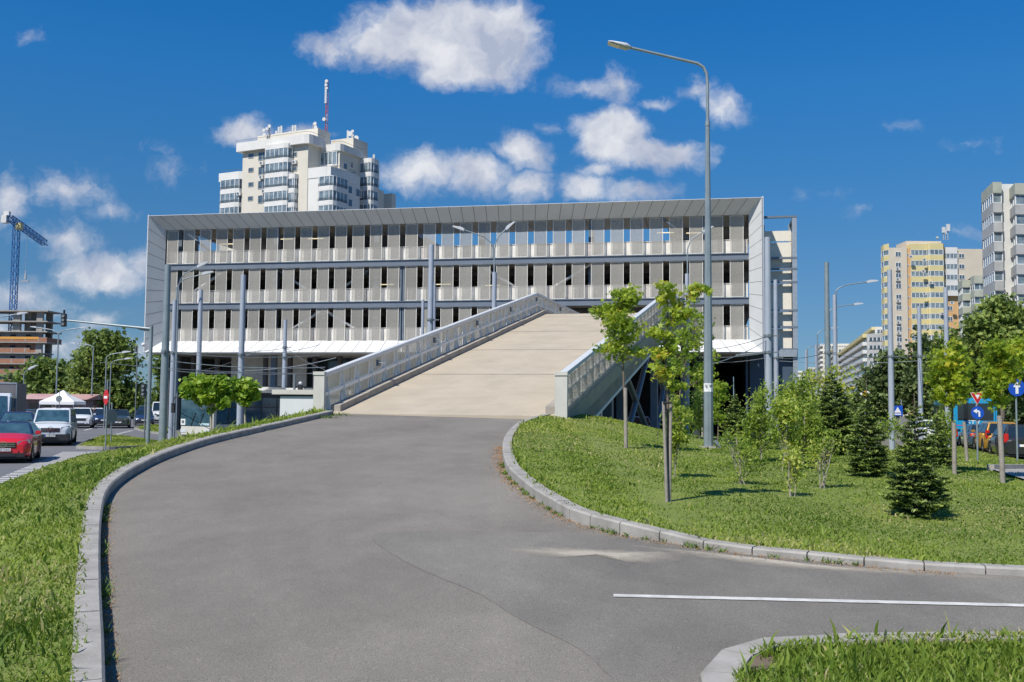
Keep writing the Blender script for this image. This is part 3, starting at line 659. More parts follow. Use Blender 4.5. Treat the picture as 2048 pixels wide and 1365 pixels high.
_b = M_LAMPW.node_tree.nodes['Principled BSDF']; _b.inputs['Base Color'].default_value = (.9, .8, .6, 1); _b.inputs['Emission Color'].default_value = (1, .85, .55, 1); _b.inputs['Emission Strength'].default_value = .9
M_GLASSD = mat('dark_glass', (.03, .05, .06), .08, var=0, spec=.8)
bld = empty('parking_building', BX, -BYAW, 'long grey parking building with mesh screens and a tilted metal frame, behind the ramp', 'building')
def bpart(mb, name, m, par=None, bevel=0): return mb.build(name, m, par or bld, bevel)
def Bw(x, y, z): return BX + Matrix.Rotation(-BYAW, 3, 'Z') @ Vector((x, y, z))
Lb = BL_; IR, IL = .85, Lb - .85; yi = 1.2
ZB, ZT, ZTi, ZBi = 6.14, 17.0, 16.03, 7.06
def joints(mb, a0, a1, b0, b1, n, w=.03, mi=0, out=None):
    """thin joint strips from edge a to edge b, proud of the sheet"""
    for i in range(1, n):
        t = i / n; p, q = Vector(a0).lerp(Vector(a1), t), Vector(b0).lerp(Vector(b1), t); d = (Vector(a1) - Vector(a0)).normalized() * w / 2; o = Vector(out) * .004
        mb.quad(p - d + o, p + d + o, q + d + o, q - d + o, mi)
def framepart(name, A0, A1, B1, B0, m, n, out, hint, thick):
    mb = MB(); mb.prism([A0, A1, B1, B0], thick); joints(mb, A0, A1, B0, B1, n, mi=1, out=out, w=hint); return bpart(mb, name, [m, M_JOINT])
V3 = Vector
mr_ = .035
nrm = (V3((0, yi, ZTi)) - V3((0, 0, ZT))).cross(V3((1, 0, 0))).normalized()
if nrm.z > 0: nrm = -nrm
framepart('top_fascia', V3((0, 0, ZT)), V3((Lb, 0, ZT)), V3((IL, yi, ZTi)), V3((IR, yi, ZTi)), M_CLAD, 50, nrm, mr_, V3((0, .12, .05)))
framepart('bottom_canopy', V3((0, 0, ZB)), V3((Lb, 0, ZB)), V3((IL, yi, ZBi)), V3((IR, yi, ZBi)), M_CLADW, 44, V3((0, -.55, .75)).normalized(), .045, V3((0, .12, -.10)))
framepart('side_frame', V3((0, 0, ZB)), V3((0, 0, ZT)), V3((IR, yi, ZTi)), V3((IR, yi, ZBi)), M_CLAD, 11, V3((.8, -.6, 0)), .03, V3((-.12, .12, 0)))
framepart('side_frame', V3((Lb, 0, ZB)), V3((Lb, 0, ZT)), V3((IL, yi, ZTi)), V3((IL, yi, ZBi)), M_CLAD, 11, V3((-.8, -.6, 0)), .03, V3((.12, .12, 0)))
# outer skins of the frame
mb = MB(); mb.b2(-.13, -.02, .1, 8, ZB, ZT + .1); mb.b2(-.12, -.03, 8, 58, ZB, 14); bpart(mb, 'side_wall', M_CLAD)
mb = MB(); mb.b2(Lb + .02, Lb + .13, .1, 8, ZB, ZT + .1); bpart(mb, 'side_wall', M_CLAD)
LV = [7.0, 10.1, 13.27]
DEP = 58
mb = MB()
for z, t in ((7.0, .35), (10.1, .4), (13.24, .4)):
    mb.b2(.4, Lb - .4, yi + .5, DEP, z - t, z)
o_ = bpart(mb, 'floor_slab', M_SLAB); mb = MB()
mb.b2(.3, Lb - .3, yi + .15, 8.9, 16.62, 16.9); bpart(mb, 'roof', M_SLAB)
mb = MB(); mb.b2(.9, Lb - .9, yi + .2, 8.7, 16.50, 16.56)
for i in range(40): mb.b2(1.0 + i * 1.15, 1.03 + i * 1.15, yi + .2, 8.7, 16.49, 16.498, 1)
bpart(mb, 'soffit', [M_CEIL, M_JOINT])
mb = MB(); mb.b2(.3, 19.5, 8.95, 34, 16.45, 16.8); bpart(mb, 'roof', M_SLAB); mb = MB(); mb.b2(40.5, Lb - .3, 8.95, 34, 16.45, 16.8); bpart(mb, 'roof', M_SLAB)
# horizontal edge beams
for z0, z1 in ((9.62, 10.10), (12.80, 13.27)):
    mb = MB(); mb.b2(IR + .01, IL - .01, yi + .02, yi + .14, z0, z1); mb.b2(IR + .01, IL - .01, yi - .06, yi + .02, z1 - .05, z1, 1); mb.b2(IR + .01, IL - .01, yi - .02, yi + .02, z0, z0 + .04)
    bpart(mb, 'edge_beam', [M_BEAMB, M_BLUE])
# columns and diagonals behind the screens
for i, x in enumerate((1.5, 9.9, 18.3, 26.7, 35.1, 43.5)):
    for y, z1 in ((2.4, 16.5), (10.5, 13), (18.5, 13), (26.5, 13), (42, 13), (57, 13)):
        mb = MB(); mb.b2(x - .2, x + .2, y - .2, y + .2, 0, z1); bpart(mb, 'column', M_BLUE)
for (x0, x1, z0, z1) in ((9.9, 14.1, 13, 10.2), (18.3, 14.1, 13, 10.2), (9.9, 14.1, 7.1, 9.6), (18.3, 14.1, 7.1, 9.6), (26.7, 30.9, 12.8, 10.2), (35.1, 30.9, 12.8, 10.2), (26.7, 30.9, 7.1, 9.6), (35.1, 30.9, 7.1, 9.6), (1.5, 5.7, 10.2, 12.8), (1.5, 5.7, 16.4, 13.4), (43.5, 40, 13.4, 16.4)):
    mb = MB(); mb.tube([(x0, 2.0, z0), (x1, 2.0, z1)], .11, 8); bpart(mb, 'brace', M_CLADW if z0 < 13 else M_BLUE)
for z0, z1 in ((7.05, 9.6), (10.12, 12.78)):
    mb = MB(); mb.b2(20.52, 20.64, yi + .16, yi + .36, z0, z1); mb.b2(20.74, 20.86, yi + .16, yi + .36, z0, z1); mb.b2(20.64, 20.74, yi + .30, yi + .34, z0, z1); bpart(mb, 'facade_post', M_BLUE)
# screens: 32 bays on three floors
PER = (IL - IR) / 32; FL = [(7.08, 9.60), (10.14, 12.78), (13.31, 16.00)]
rampgap = range(23, 28)
pan = {}
for k, (z0, z1) in enumerate(FL):
    mb = MB(); h = z1 - z0; w = .96
    mb.b2(.03, w - .03, 0, .012, .03, h - .03, 0)
    mb.b2(0, .035, -.02, .03, 0, h, 1); mb.b2(w - .035, w, -.02, .03, 0, h, 1); mb.b2(.035, w - .035, -.01, .02, h - .03, h, 1); mb.b2(.035, w - .035, -.01, .02, 0, .03, 1)
    for i in range(32):
        if k == 0 and i in rampgap: continue
        x = IR + .10 + i * PER
        if k not in pan: pan[k] = bpart(mb, 'screen_panel', [M_SCREEN, M_SCREENE]); o = pan[k]
        else: o = pan[k].copy(); COL.objects.link(o)
        o.location = (x, yi + .10 + random.uniform(-.004, .004), z0)
for k, (z0, z1) in enumerate(FL):
    segs = [(IR + .05, IL - .05)] if k else [(IR + .05, IR + 23 * PER), (IR + 28 * PER, IL - .05)]
    for (a, b) in segs:
        mb = MB(); x = a
        while x < b - .02:
            w = min(random.choice((.32, .5, .78, 1.1)), b - x); mb.b2(x, x + w - .015, yi + .42 + random.choice((0, .02, .035)), yi + .47, z0, z0 + .98, random.choice((0, 0, 1))); x += w
        mb.b2(a, b, yi + .40, yi + .52, z0 + .98, z0 + 1.03, 1)
        bpart(mb, 'balustrade', [M_PARA, mat('parapet_screen_b', (.68, .63, .57), .6, var=.1, alpha=.8)])
# back edge, inner walls, lamps
mb = MB()
for z in LV: mb.b2(.4, Lb - .4, DEP - .2, DEP, z, z + 1.0)
bpart(mb, 'rear_parapet', M_PARA)
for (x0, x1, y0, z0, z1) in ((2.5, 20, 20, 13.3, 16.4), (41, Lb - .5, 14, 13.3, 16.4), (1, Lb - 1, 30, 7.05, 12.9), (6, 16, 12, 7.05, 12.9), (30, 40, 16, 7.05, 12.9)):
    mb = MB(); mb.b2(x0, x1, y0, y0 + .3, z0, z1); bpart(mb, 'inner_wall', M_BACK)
mb = MB()
for z in (9.6, 12.7):
    for y in (4, 7, 10, 13, 16): mb.b2(1, Lb - 1, y, y + .22, z - .42, z - .02)
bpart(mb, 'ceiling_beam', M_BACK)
for (x, y, z) in ((8.3, 6, 15.9), (16.5, 8, 12.2), (16.9, 6, 11.0), (22.0, 6, 11.9), (11.4, 5, 15.7), (3, 6, 15.6), (42, 6, 15.6), (25.6, 8, 12.0), (39.8, 5, 15.5)):
    mb = MB(); mb.b2(x, x + 1.3, y, y + .1, z, z + .06); bpart(mb, 'tube_lamp', M_LAMPW)
# security camera under the left frame end
mb = MB(); mb.beam((.15, -.02, 6.9), (.15, -.35, 6.95), .05, .05); mb.ball((.15, -.38, 6.72), .16); bpart(mb, 'dome_camera', M_CLADW)
# ground floor
mb = MB(); mb.b2(.5, Lb - .5, .4, DEP, 6.0, 6.12); bpart(mb, 'underside', mat('underside_panels', (.42, .40, .36), .6, var=.15, scale=.6))
for x in np.arange(2.5, 34, 2.1):
    mb = MB(); mb.b2(x - .14, x + .14, 3.0, 3.4, 0, 6.0); bpart(mb, 'ground_column', mat('bronze_column', (.10, .085, .08), .5, var=.1))
for (x0, x1, y, z0, z1, m) in ((2.2, 7.0, 9, 0, 6, M_BACK), (4.9, 11.5, 5, 3.6, 6, M_PARA), (7.2, 21, 7, 0, 6, M_GLASSD), (0.6, 36, 20, 0, 6, M_SHADE), (21, 24.5, 16, 0, 5, M_SHADE), (25, 34.5, 12, 0, 6, M_SHADE), (16.0, 18.6, 4.2, 3.6, 4.8, M_CLAD), (1, 36, 30, 0, 6, M_SHADE), (36, 46.55, 57, 0, 6, M_SHADE)):  # the near-black sheets paint in the shade of the open ground floor
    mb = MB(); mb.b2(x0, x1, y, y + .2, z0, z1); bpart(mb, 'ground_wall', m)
mb = MB(); mb.b2(.5, .7, 2.6, 58, 0, 6); bpart(mb, 'ground_wall', M_BACK)
for y in np.arange(4, 58, 4.2):
    mb = MB(); mb.b2(42.5, 43.0, y, y + .5, 0, 6.0); bpart(mb, 'ground_column', mat('passage_column', (.045, .055, .07), .6))
mb = MB(); mb.b2(34.6, 42.3, 16, 58, 0, 6.0); bpart(mb, 'ground_wall', M_SHADE)  # block coloured near-black so the passage side looks deeply shaded
mb = MB(); mb.b2(46.3, 46.45, 2.4, 2.6, 0, 6); mb.b2(46.6, Lb + .3, 2.6, 56, 0, 6.05); bpart(mb, 'ground_wall', mat('navy_cladding', (.055, .085, .125), .5, var=.12, scale=1))
# open steel stair frame beyond the right end
stair = empty('stair_frame_tower', Bw(Lb + .35, 2.6, 0), -BYAW, 'narrow steel framed stair tower with beige infill panels right of the parking building', 'stair tower')
sw = 2.05
mb = MB()
for (x, y) in ((sw, 0), (0, 3.6), (sw, 3.6)): mb.b2(x - .16, x + .16, y - .12, y + .12, 0, 16.1)
mb.build('post', M_GALV, stair)
for z in (16.1, 13.1, 12.3, 11.35, 9.3, 8.1, 6.5):
    mb = MB(); mb.b2(-.3, sw + .2, -.14, .12, z - .12, z + .02); mb.b2(sw - .1, sw + .14, .12, 3.7, z - .12, z + .02)
    mb.build('rail', M_BLUE, stair)
for (z0, z1) in ((14.35, 15.1), (12.32, 14.25), (11.37, 12.16), (9.32, 11.21), (8.12, 9.16), (6.52, 7.96)):
    mb = MB(); mb.b2(-.2, sw - .2, .35, .45, z0, z1); mb.b2(sw - .05, sw, .35, 3.6, z0, z1); mb.build('infill_panel', M_CEIL if z0 > 14 or z0 < 14 else M_CEIL, stair)
mb = MB(); mb.b2(-.2, sw + .1, -.3, 3.8, 5.9, 6.4); mb.build('landing', M_GALV, stair)
mb = MB(); mb.b2(-.1, sw + .05, .2, 3.6, 0, 5.85); mb.build('lower_cladding', mat('navy_cladding', (.055, .085, .125)), stair)
# ---------------------------------------------------------------- apartment buildings and the building site
M_CRM = mat('cream_render', (.66, .62, .53), .8, c2=(.58, .54, .45), scale=.25)
M_WHT = mat('white_render', (.72, .71, .67), .8, c2=(.62, .61, .57), scale=.3)
M_GRY = mat('grey_render', (.50, .50, .48), .85, c2=(.36, .36, .34), scale=.35)
M_BEI = mat('beige_render', (.60, .53, .42), .85, var=.06, scale=.2)
M_YEL = mat('yellow_render', (.64, .55, .27), .8, var=.07, scale=.3)
M_ORA = mat('orange_render', (.62, .38, .17), .8, var=.06, scale=.3)
M_GRN = mat('pale_green_render', (.47, .49, .39), .85, c2=(.36, .37, .30), scale=.4)
M_PVC = mat('white_window_frame', (.80, .80, .78), .4, var=.02)
M_WGL = mat('window_glass', (.12, .17, .21), .12, c2=(.035, .055, .075), scale=.9, spec=.9)
M_WGB = mat('balcony_glass', (.30, .36, .38), .15, c2=(.06, .10, .13), scale=.7, spec=.9)
M_RAIL = mat('dark_railing', (.10, .13, .15), .5, var=.1)
M_ANT = mat('antenna_grey', (.35, .36, .38), .5, var=.1); M_ANTW = mat('antenna_white', (.60, .60, .58), .5, var=.03)
M_REDW = mat('antenna_red', (.45, .06, .05), .6, var=.1)
WP = {}
def window(par, loc, rz, w, h, n=2, frame=None, glass=None):
    key = (round(w, 2), round(h, 2), n)
    if key not in WP:
        mb = MB(); t = .09; mb.b2(-w / 2, w / 2, -.06, .0, 0, t); mb.b2(-w / 2, w / 2, -.06, 0, h - t, h); mb.b2(-w / 2, -w / 2 + t, -.06, 0, t, h - t); mb.b2(w / 2 - t, w / 2, -.06, 0, t, h - t)
        for i in range(1, n): x = -w / 2 + w * i / n; mb.b2(x - t / 2, x + t / 2, -.06, 0, t, h - t)
        f = mb.build('window', frame or M_PVC); mb = MB(); mb.b2(-w / 2 + t, w / 2 - t, -.03, -.01, t, h - t); g = mb.build('pane', glass or M_WGL, f); WP[key] = f; o = f
    else:
        o = WP[key].copy(); COL.objects.link(o); c = WP[key].children[0].copy(); COL.objects.link(c); c.parent = o
    o.parent = par; o.location = loc; o.rotation_euler = (0, 0, rz); return o
def banded(par, foot, z0, nf, fh, bh, mband, mglass=None, top=True, name='glazed_bay', mull=1.1, rec=.12, mcap=None, railz=0, faces=None):
    """storeys of a parapet band and a window strip round an outline (world XY, counter-clockwise seen from above)"""
    c = sum((Vector(p) for p in foot), Vector((0, 0))) / len(foot); fi = [Vector(p) + (c - Vector(p)).normalized() * rec for p in foot]; n = len(foot)
    for k in range(nf):
        z = z0 + k * fh; mb = MB(); mb.prism([(p[0], p[1], z) for p in foot], (0, 0, bh)); b = mb.build('balcony_band', mband, par)
        mb = MB(); mb.prism([(p.x, p.y, z + bh - .01) for p in fi], (0, 0, fh - bh + .02))
        for i in (range(n) if faces is None else faces):
            a, d = fi[i], fi[(i + 1) % n]; L = max((d - a).length, .01); m_ = max(1, round(L / mull)); t = (d - a) / L; nn = Vector((t.y, -t.x))
            for j in range(m_ + 1):
                q = a + t * L * j / m_; mb.beam((q.x + nn.x * .03, q.y + nn.y * .03, z + bh), (q.x + nn.x * .03, q.y + nn.y * .03, z + fh), .11, .06, 1, up=(nn.x, nn.y, 0))
            for zz in (z + bh + .05, z + fh - .05): mb.beam((a.x + nn.x * .035, a.y + nn.y * .035, zz), (d.x + nn.x * .035, d.y + nn.y * .035, zz), .05, .10, 1)
            if railz: 
                for zz in (.25, .5, .75): mb.beam((a.x + nn.x * .1, a.y + nn.y * .1, z + bh + railz * zz), (d.x + nn.x * .1, d.y + nn.y * .1, z + bh + railz * zz), .05, .05, 2)
        mb.build('glazing', [mglass or M_WGB, M_PVC, M_RAIL], b)
    if top: mb = MB(); mb.prism([(p[0], p[1], z0 + nf * fh) for p in foot], (0, 0, bh * 1.15)); mb.build('balcony_band', mcap or mband, par)
def wid(P0, u, pxR, z):
    k0, k1 = 0.0, 200.0
    for _ in range(40):
        m_ = (k0 + k1) / 2; p = P0 + u * m_
        if p.x < XA(pxR, p.y, z): k0 = m_
        else: k1 = m_
    return k0
def ztop(x, y, D): return W(x, y, D).z
# ---- the cream tower block behind the parking building
TA = R(26); TU = Vector((math.cos(TA), -math.sin(TA), 0)); TV = Vector((math.sin(TA), math.cos(TA), 0))
P0 = W(484, 500, 193.5); tower = empty('tower_block', (P0.x, P0.y, 0), 0, 'cream stepped tower block with rounded glazed bays rising behind the parking building', 'apartment building')
TMI = Matrix.Translation(-tower.location)
def adopt(o, par, w=None): o.parent = par; o.matrix_parent_inverse = Matrix.Translation(-par.location)
class _P:  # parent proxy: build in world coordinates, then hang under the building
    pass
def wbuild(mb, name, m, par):
    mb.v = [tuple(Vector(p) - par.location) for p in mb.v]; return mb.build(name, m, par)
VOL = {}
def tvol(key, pl, pr, yt, D, dep, m=M_CRM, z0=20, name='volume', par=tower, u=TU, v=TV):
    a = W(pl, yt, D); z = a.z; a = Vector((a.x, a.y, 0)); w = wid(a, u, pr, z); VOL[key] = (a, w, z)
    mb = MB(); mb.prism([a + Vector((0, 0, z0)), a + u * w + Vector((0, 0, z0)), a + u * w + v * dep + Vector((0, 0, z0)), a + v * dep + Vector((0, 0, z0))], (0, 0, z - z0))
    wbuild(mb, name, m, par); return a, w, z
tvol('A', 443, 486, 350, 196.8, 8); tvol('B', 486, 617, 297, 193.5, 9); tvol('C', 515, 636, 273, 197.5, 4); tvol('E', 580, 662, 343, 188.6, 9.5, M_WHT)
tvol('D', 625, 680, 298, 191.5, 9); tvol('D2', 662, 707, 281, 197, 5); tvol('F', 724, 742, 326, 196, 3); tvol('G', 752, 784, 390, 206, 1.5); tvol('H', 730, 757, 382, 201, 2)
def cap(key, h, out_, dz=0, m=M_WHT, name='parapet_band'):
    a, w, z = VOL[key]; dep = {'E': 8, 'D': 7}.get(key, 4); o = out_; r_ = 1.2
    p = [a - TU * o - TV * o + Vector((0, 0, z - h + dz)), a + TU * (w + o - r_) - TV * o + Vector((0, 0, z - h + dz)), a + TU * (w + o - .3) - TV * (o - .35) + Vector((0, 0, z - h + dz)), a + TU * (w + o) - TV * (o - r_) + Vector((0, 0, z - h + dz)), a + TU * (w + o) + TV * dep + Vector((0, 0, z - h + dz)), a - TU * o + TV * dep + Vector((0, 0, z - h + dz))]
    mb = MB(); mb.prism(p, (0, 0, h)); wbuild(mb, name, m, tower)
    mb = MB()
    for i in range(len(p) - 1): mb.beam(p[i] + Vector((0, 0, h + .45)), p[i + 1] + Vector((0, 0, h + .45)), .05, .05)
    wbuild(mb, 'roof_rail', M_RAIL, tower)
cap('B', 1.75, .9, .9); cap('A', 1.7, .35, .2); cap('D', 1.35, .5, .3); cap('E', 2.0, .1, .15)
def plane_pt(px, py, a, n):
    d = ray(px, py); o = Vector((0, 0, CAMZ)); t = (a - o).dot(n) / d.dot(n); return o + d * t
def tbay(pl, pr, yrow0, key, nf, out_, dep, railz=.8, top=True, bh=.75):
    a = plane_pt(pl, yrow0, VOL[key][0], TV) - TV * out_; z = a.z; a = Vector((a.x, a.y, 0)); w = wid(a, TU, pr, z); c = min(1.2, w * .25)
    pts = [a + TV * dep, a + TV * c * .6, a + TU * c * .6, a + TU * (w - c), a + TU * (w - c * .3) + TV * c * .25, a + TU * w + TV * c, a + TU * w + TV * dep]
    L0 = tower.location
    banded(tower, [((p - L0).x, (p - L0).y) for p in pts], z - nf * 2.75, nf, 2.75, bh, M_WHT, railz=railz, top=top, faces=range(1, 6), mull=1.0)
tbay(535, 578, 304, 'B', 5, 1.5, 2.2, railz=.7); tbay(578, 590, 360, 'B', 3, 1.0, 1.8)
tbay(444, 480, 364, 'A', 3, 1.2, 2.2, top=False); tbay(639, 668, 356, 'E', 3, 1.0, 4.5, top=False); tbay(722, 744, 330, 'F', 4, 1.2, 2.4); tbay(630, 676, 309, 'D', 1, .6, 1.6, railz=0, top=False, bh=.15)
for key, lst in (('B', [(502,317,1.3,.9,1),(502,345,1.3,.9,1),(502,374,1.3,.9,1),(501,402,1.3,.9,1),(525,321,2.0,1.6,2),(525,350,2.0,1.6,2),(525,378,2.2,1.6,2),(525,407,2.2,1.6,2),(590,314,1,.9,1),(590,343,1,.9,1)]), ('E', [(607,370,1.1,1.0,1),(607,398,1.1,1.0,1)])):
    a = VOL[key][0]
    for (x, y, w, h, n) in lst: p = plane_pt(x, y, a, TV) - TV * .03; window(tower, p - tower.location, -TA, w, h, n, M_GRY)
a, w, z = VOL['E']; a = a + TU * w
for (x, y, w_, h) in ((700,388,1.3,1.5),(717,395,2.0,1.6),(700,414,1.3,1.5)):
    p = plane_pt(x, y, a, TU) + TU * .03; window(tower, p - tower.location, -TA + R(90), w_, h, 1)
a, w, z = VOL['D']; a = a + TU * w
for (x, y, w_, h) in ((690,340,1.3,1.3),(703,337,1.1,1.4)):
    p = plane_pt(x, y, a, TU) + TU * .03; window(tower, p - tower.location, -TA + R(90), w_, h, 1)
def acunit(par, loc, rz):
    mb = MB(); q = Matrix.Rotation(rz, 3, 'Z'); mb.box(loc, (.95, .4, .7), 0, rz); mb.disc(Vector(loc) + q @ Vector((-.12, -.2, 0)), q @ Vector((0, -1, 0)), .25, .02, 14, 1); return mb.build('air_conditioner', [M_ANTW, M_RAIL], par)
for (x, y) in ((524,327),(523,355),(589,325),(528,383),(582,382),(478,388)):
    p = plane_pt(x, y, VOL['B'][0] - TV * .25, TV); acunit(tower, p - tower.location, -TA)
# rooftop masts and dishes
def mast(px, yb, yt, D, dishes, lab, panels=(), lattice=False, r=.14):
    b = W(px, yb, D); t = W(px, yt, D); o = empty('antenna_mast', b, 0, lab, 'antenna', 'antennas on the tower block roof'); h = t.z - b.z; mb = MB()
    if lattice:
        for k in range(3): a = k * 2.094; mb.tube([(.32 * math.cos(a), .32 * math.sin(a), 0), (.25 * math.cos(a), .25 * math.sin(a), h)], .05, 5)
        n = int(h / .8)
        for i in range(n):
            for k in range(3):
                a, c = k * 2.094, (k + 1) * 2.094; mb.tube([(.3 * math.cos(a), .3 * math.sin(a), i * h / n), (.3 * math.cos(c), .3 * math.sin(c), (i + 1) * h / n)], .035, 4, 1 if (i // 3) % 2 else 0)
        mb.build('lattice', [M_REDW, M_ANTW], o)
    else: mb.tube([(0, 0, 0), (0, 0, h)], r, 6); mb.tube([(-.5, 0, h * .6), (.5, 0, h * .6)], .05, 5); mb.tube([(0, 0, h * .5), (.6, .4, 0)], .05, 5); mb.build('pole', M_ANT, o)
    for (dx, y, rr) in dishes:
        q = W(px + dx, y, D) - b; mb = MB(); mb.disc((q.x, -.35, q.z), (-.25, -1, 0), rr * .75, .14, 14); mb.tube([(q.x, -.2, q.z), (0, 0, q.z)], .05, 5); mb.build('dish', M_ANTW, o)
    for (dx, y, hh) in panels:
        q = W(px + dx, y, D) - b; mb = MB(); mb.box((q.x, -.25, q.z), (.38, .2, hh)); mb.tube([(q.x, 0, q.z - hh * .7), (q.x, 0, q.z + hh * .55)], .05, 5); mb.tube([(q.x, 0, q.z - hh * .4), (0, 0, q.z - hh * .4)], .04, 4); mb.build('panel_antenna', M_ANTW, o)
mast(652, 278, 162, 200, [(2,164,.45),(1,172,.4),(3,178,.3),(-3,240,.5),(0,277,.5)], 'tall red and white lattice antenna mast on the tower block roof', [(0,186,4.5)], True)
mast(538, 278, 251, 196, [(2,254,.45),(-3,259,.4),(-9,262,.45),(-8,271,.45)], 'leftmost roof mast carrying four small white dishes')
mast(561, 282, 260, 196, [(20,268,.35),(14,271,.3)], 'roof mast with tall white panel antennas above the rounded cornice', [(-3,268,2.6),(2,269,3.2),(-8,272,1.8)])
mast(588, 282, 257, 196, [(-7,267,.4)], 'roof mast with paired panel antennas behind the cornice', [(-2,266,2.8),(3,266,2.9)])
mast(626, 272, 247, 198, [(5,249,.5),(6,256,.5),(-5,266,.85),(2,269,.8),(19,276,.4)], 'roof mast with two large dishes left of the tall lattice mast')
mast(704, 281, 262, 200, [(-3,269,.7),(2,264,.4),(9,278,.75),(1,272,.5)], 'right roof mast with an orange and a white dish', [(-8,270,1.6)])
mast(746, 327, 312, 200, [], 'short thin antenna on the right bay of the tower block', [(2,318,1.6)])

# ---- yellow apartment block
yb = empty('yellow_apartment_block', (W(1780, 700, 260).x, 260, 0), 0, 'tall yellow and beige apartment block with rows of glazed balconies, right background', 'apartment building')
ybx = lambda px, D=260.0: XA(px, D, 25) - yb.location.x
zt = ztop(1800, 496, 260); ny = 14
mb = MB(); mb.b2(ybx(1780), ybx(1816), 0, 5.8, 0, zt); mb.build('wall', M_BEI, yb)
mb = MB(); mb.b2(ybx(1816), ybx(1824), .3, 8, 0, zt); mb.build('wall', M_ORA, yb)
mb = MB(); mb.b2(ybx(1824), ybx(1893), 1.2, 16, 0, zt); mb.build('wall', M_YEL, yb)
mb = MB(); mb.b2(ybx(1893), ybx(1919), .8, 16, 0, ztop(1900, 592, 260)); mb.build('wall', M_ORA, yb); mb = MB(); mb.b2(ybx(1893), ybx(1919), .8, 16, ztop(1900, 592, 260), zt - .1); mb.build('wall', M_YEL, yb)
mb = MB(); mb.b2(ybx(1919), ybx(1985), .5, 16, 0, zt - .05); mb.build('wall', M_BEI, yb)
mb = MB(); mb.b2(ybx(1824), ybx(1895), 3, 10, zt, ztop(1860, 479, 260)); mb.build('roof_house', M_BEI, yb)
FH = 21.55 / 2000 * 260; zl = ztop(1850, 500, 260) - FH * ny
banded(yb, [(ybx(1824), 3), (ybx(1824), .2), (ybx(1857), .2), (ybx(1857), 3)], zl, ny, FH, 1.35, M_YEL, mull=1.0, rec=.08)
banded(yb, [(ybx(1857), 3), (ybx(1857), -.5), (ybx(1859), -.9), (ybx(1886), -.9), (ybx(1891), 0), (ybx(1891), 3)], zl, ny, FH, 1.35, M_YEL, mull=1.1, rec=.08)
banded(yb, [(ybx(1894), 2), (ybx(1894), -.1), (ybx(1917), -.1), (ybx(1917), 2)], ztop(1900, 592, 260), 4, FH, 1.35, M_WHT, mull=1.0, rec=.06)
banded(yb, [(ybx(1764, 266.5), 6.5), (ybx(1764, 265.5), 5.5), (ybx(1769, 262), 2), (ybx(1780), -.02), (ybx(1784), 6.5)], zl, ny, FH, 1.35, M_YEL, mull=2.2, rec=.15, faces=(0, 1, 2))
for i in range(10):
    z = ztop(1797, 513.5, 260) - i * FH; window(yb, (ybx(1798), -.03, z), 0, 1.45, 1.25, 2)
    window(yb, (ybx(1818.5), .28, z + .3), 0, .55, .5, 1)
    if i not in (0, 3, 5): acunit(yb, (ybx(1796), -.3, z - .55), 0)
for i in range(6): z = ztop(1797, 515, 260) - i * FH; window(yb, (ybx(1927), .46, z), 0, 1.5, 1.2, 2)
for i in range(5, 10): z = ztop(1797, 513.5, 260) - i * FH; window(yb, (ybx(1903), .76, z), 0, 1.3, 1.2, 2)
for (x, y) in ((1849,520),(1847,543),(1862,566),(1849,588),(1822,514),(1885,628),(1904,606)): p = W(x, y, 258.6); acunit(yb, p - yb.location, 0)
for (px, yt, w_) in ((1887, 454, .8), (1896, 448, .9), (1874, 474, .5), (1891, 460, .3)):
    b = W(px, 480, 262); o = empty('antenna_mast', b, 0, f'{"tallest" if yt == 448 else "tall" if yt == 454 else "short" if yt == 474 else "thin"} antenna on the roof of the yellow block', 'antenna', 'antennas on the yellow block'); h = W(px, yt, 262).z - b.z
    mb = MB(); mb.tube([(0, 0, 0), (0, 0, h)], .12, 6); mb.build('pole', M_ANT, o); mb = MB(); mb.box((0, -.2, h * .75), (w_, .4, h * .42)); mb.build('panel_antenna', M_ANTW, o)

# ---- grey apartment block at the right edge
gb = empty('grey_apartment_block', (W(1988, 700, 140).x, 140, 0), 0, 'grey apartment block with angled window bays at the right edge of the view', 'apartment building')
gx = lambda px, D: XA(px, D, 25) - gb.location.x
zt = ztop(2000, 363, 140); fh = 2.78; nf = 12
mb = MB(); mb.prism([(gx(1969, 148), 8, 0), (gx(1989, 141), 1.2, 0), (gx(2006, 140.6), .8, 0), (gx(2120, 140.6), .8, 0), (gx(2120, 140.6), 20, 0), (gx(1969, 160), 20, 0)], (0, 0, zt - .2)); mb.build('wall', M_WHT, gb)
banded(gb, [(gx(1965, 156), 16), (gx(1965, 147.5), 7.5), (gx(1988, 140), 0), (gx(2006, 140), 0), (gx(2006, 140), 4)], ztop(1990, 386, 140) - nf * fh, nf, fh, 1.35, M_GRY, mull=1.5, rec=.3, mcap=M_GRN, faces=(1, 2))
zz = ztop(2030, 392, 138); banded(gb, [(gx(2017, 146), 6), (gx(2017, 142), 2), (gx(2032, 137), -3), (gx(2110, 137), -3), (gx(2110, 142), 6)], zz - 12 * fh, 12, fh, 1.35, M_GRY, mull=1.5, rec=.3, mcap=M_GRN, faces=(1, 2))
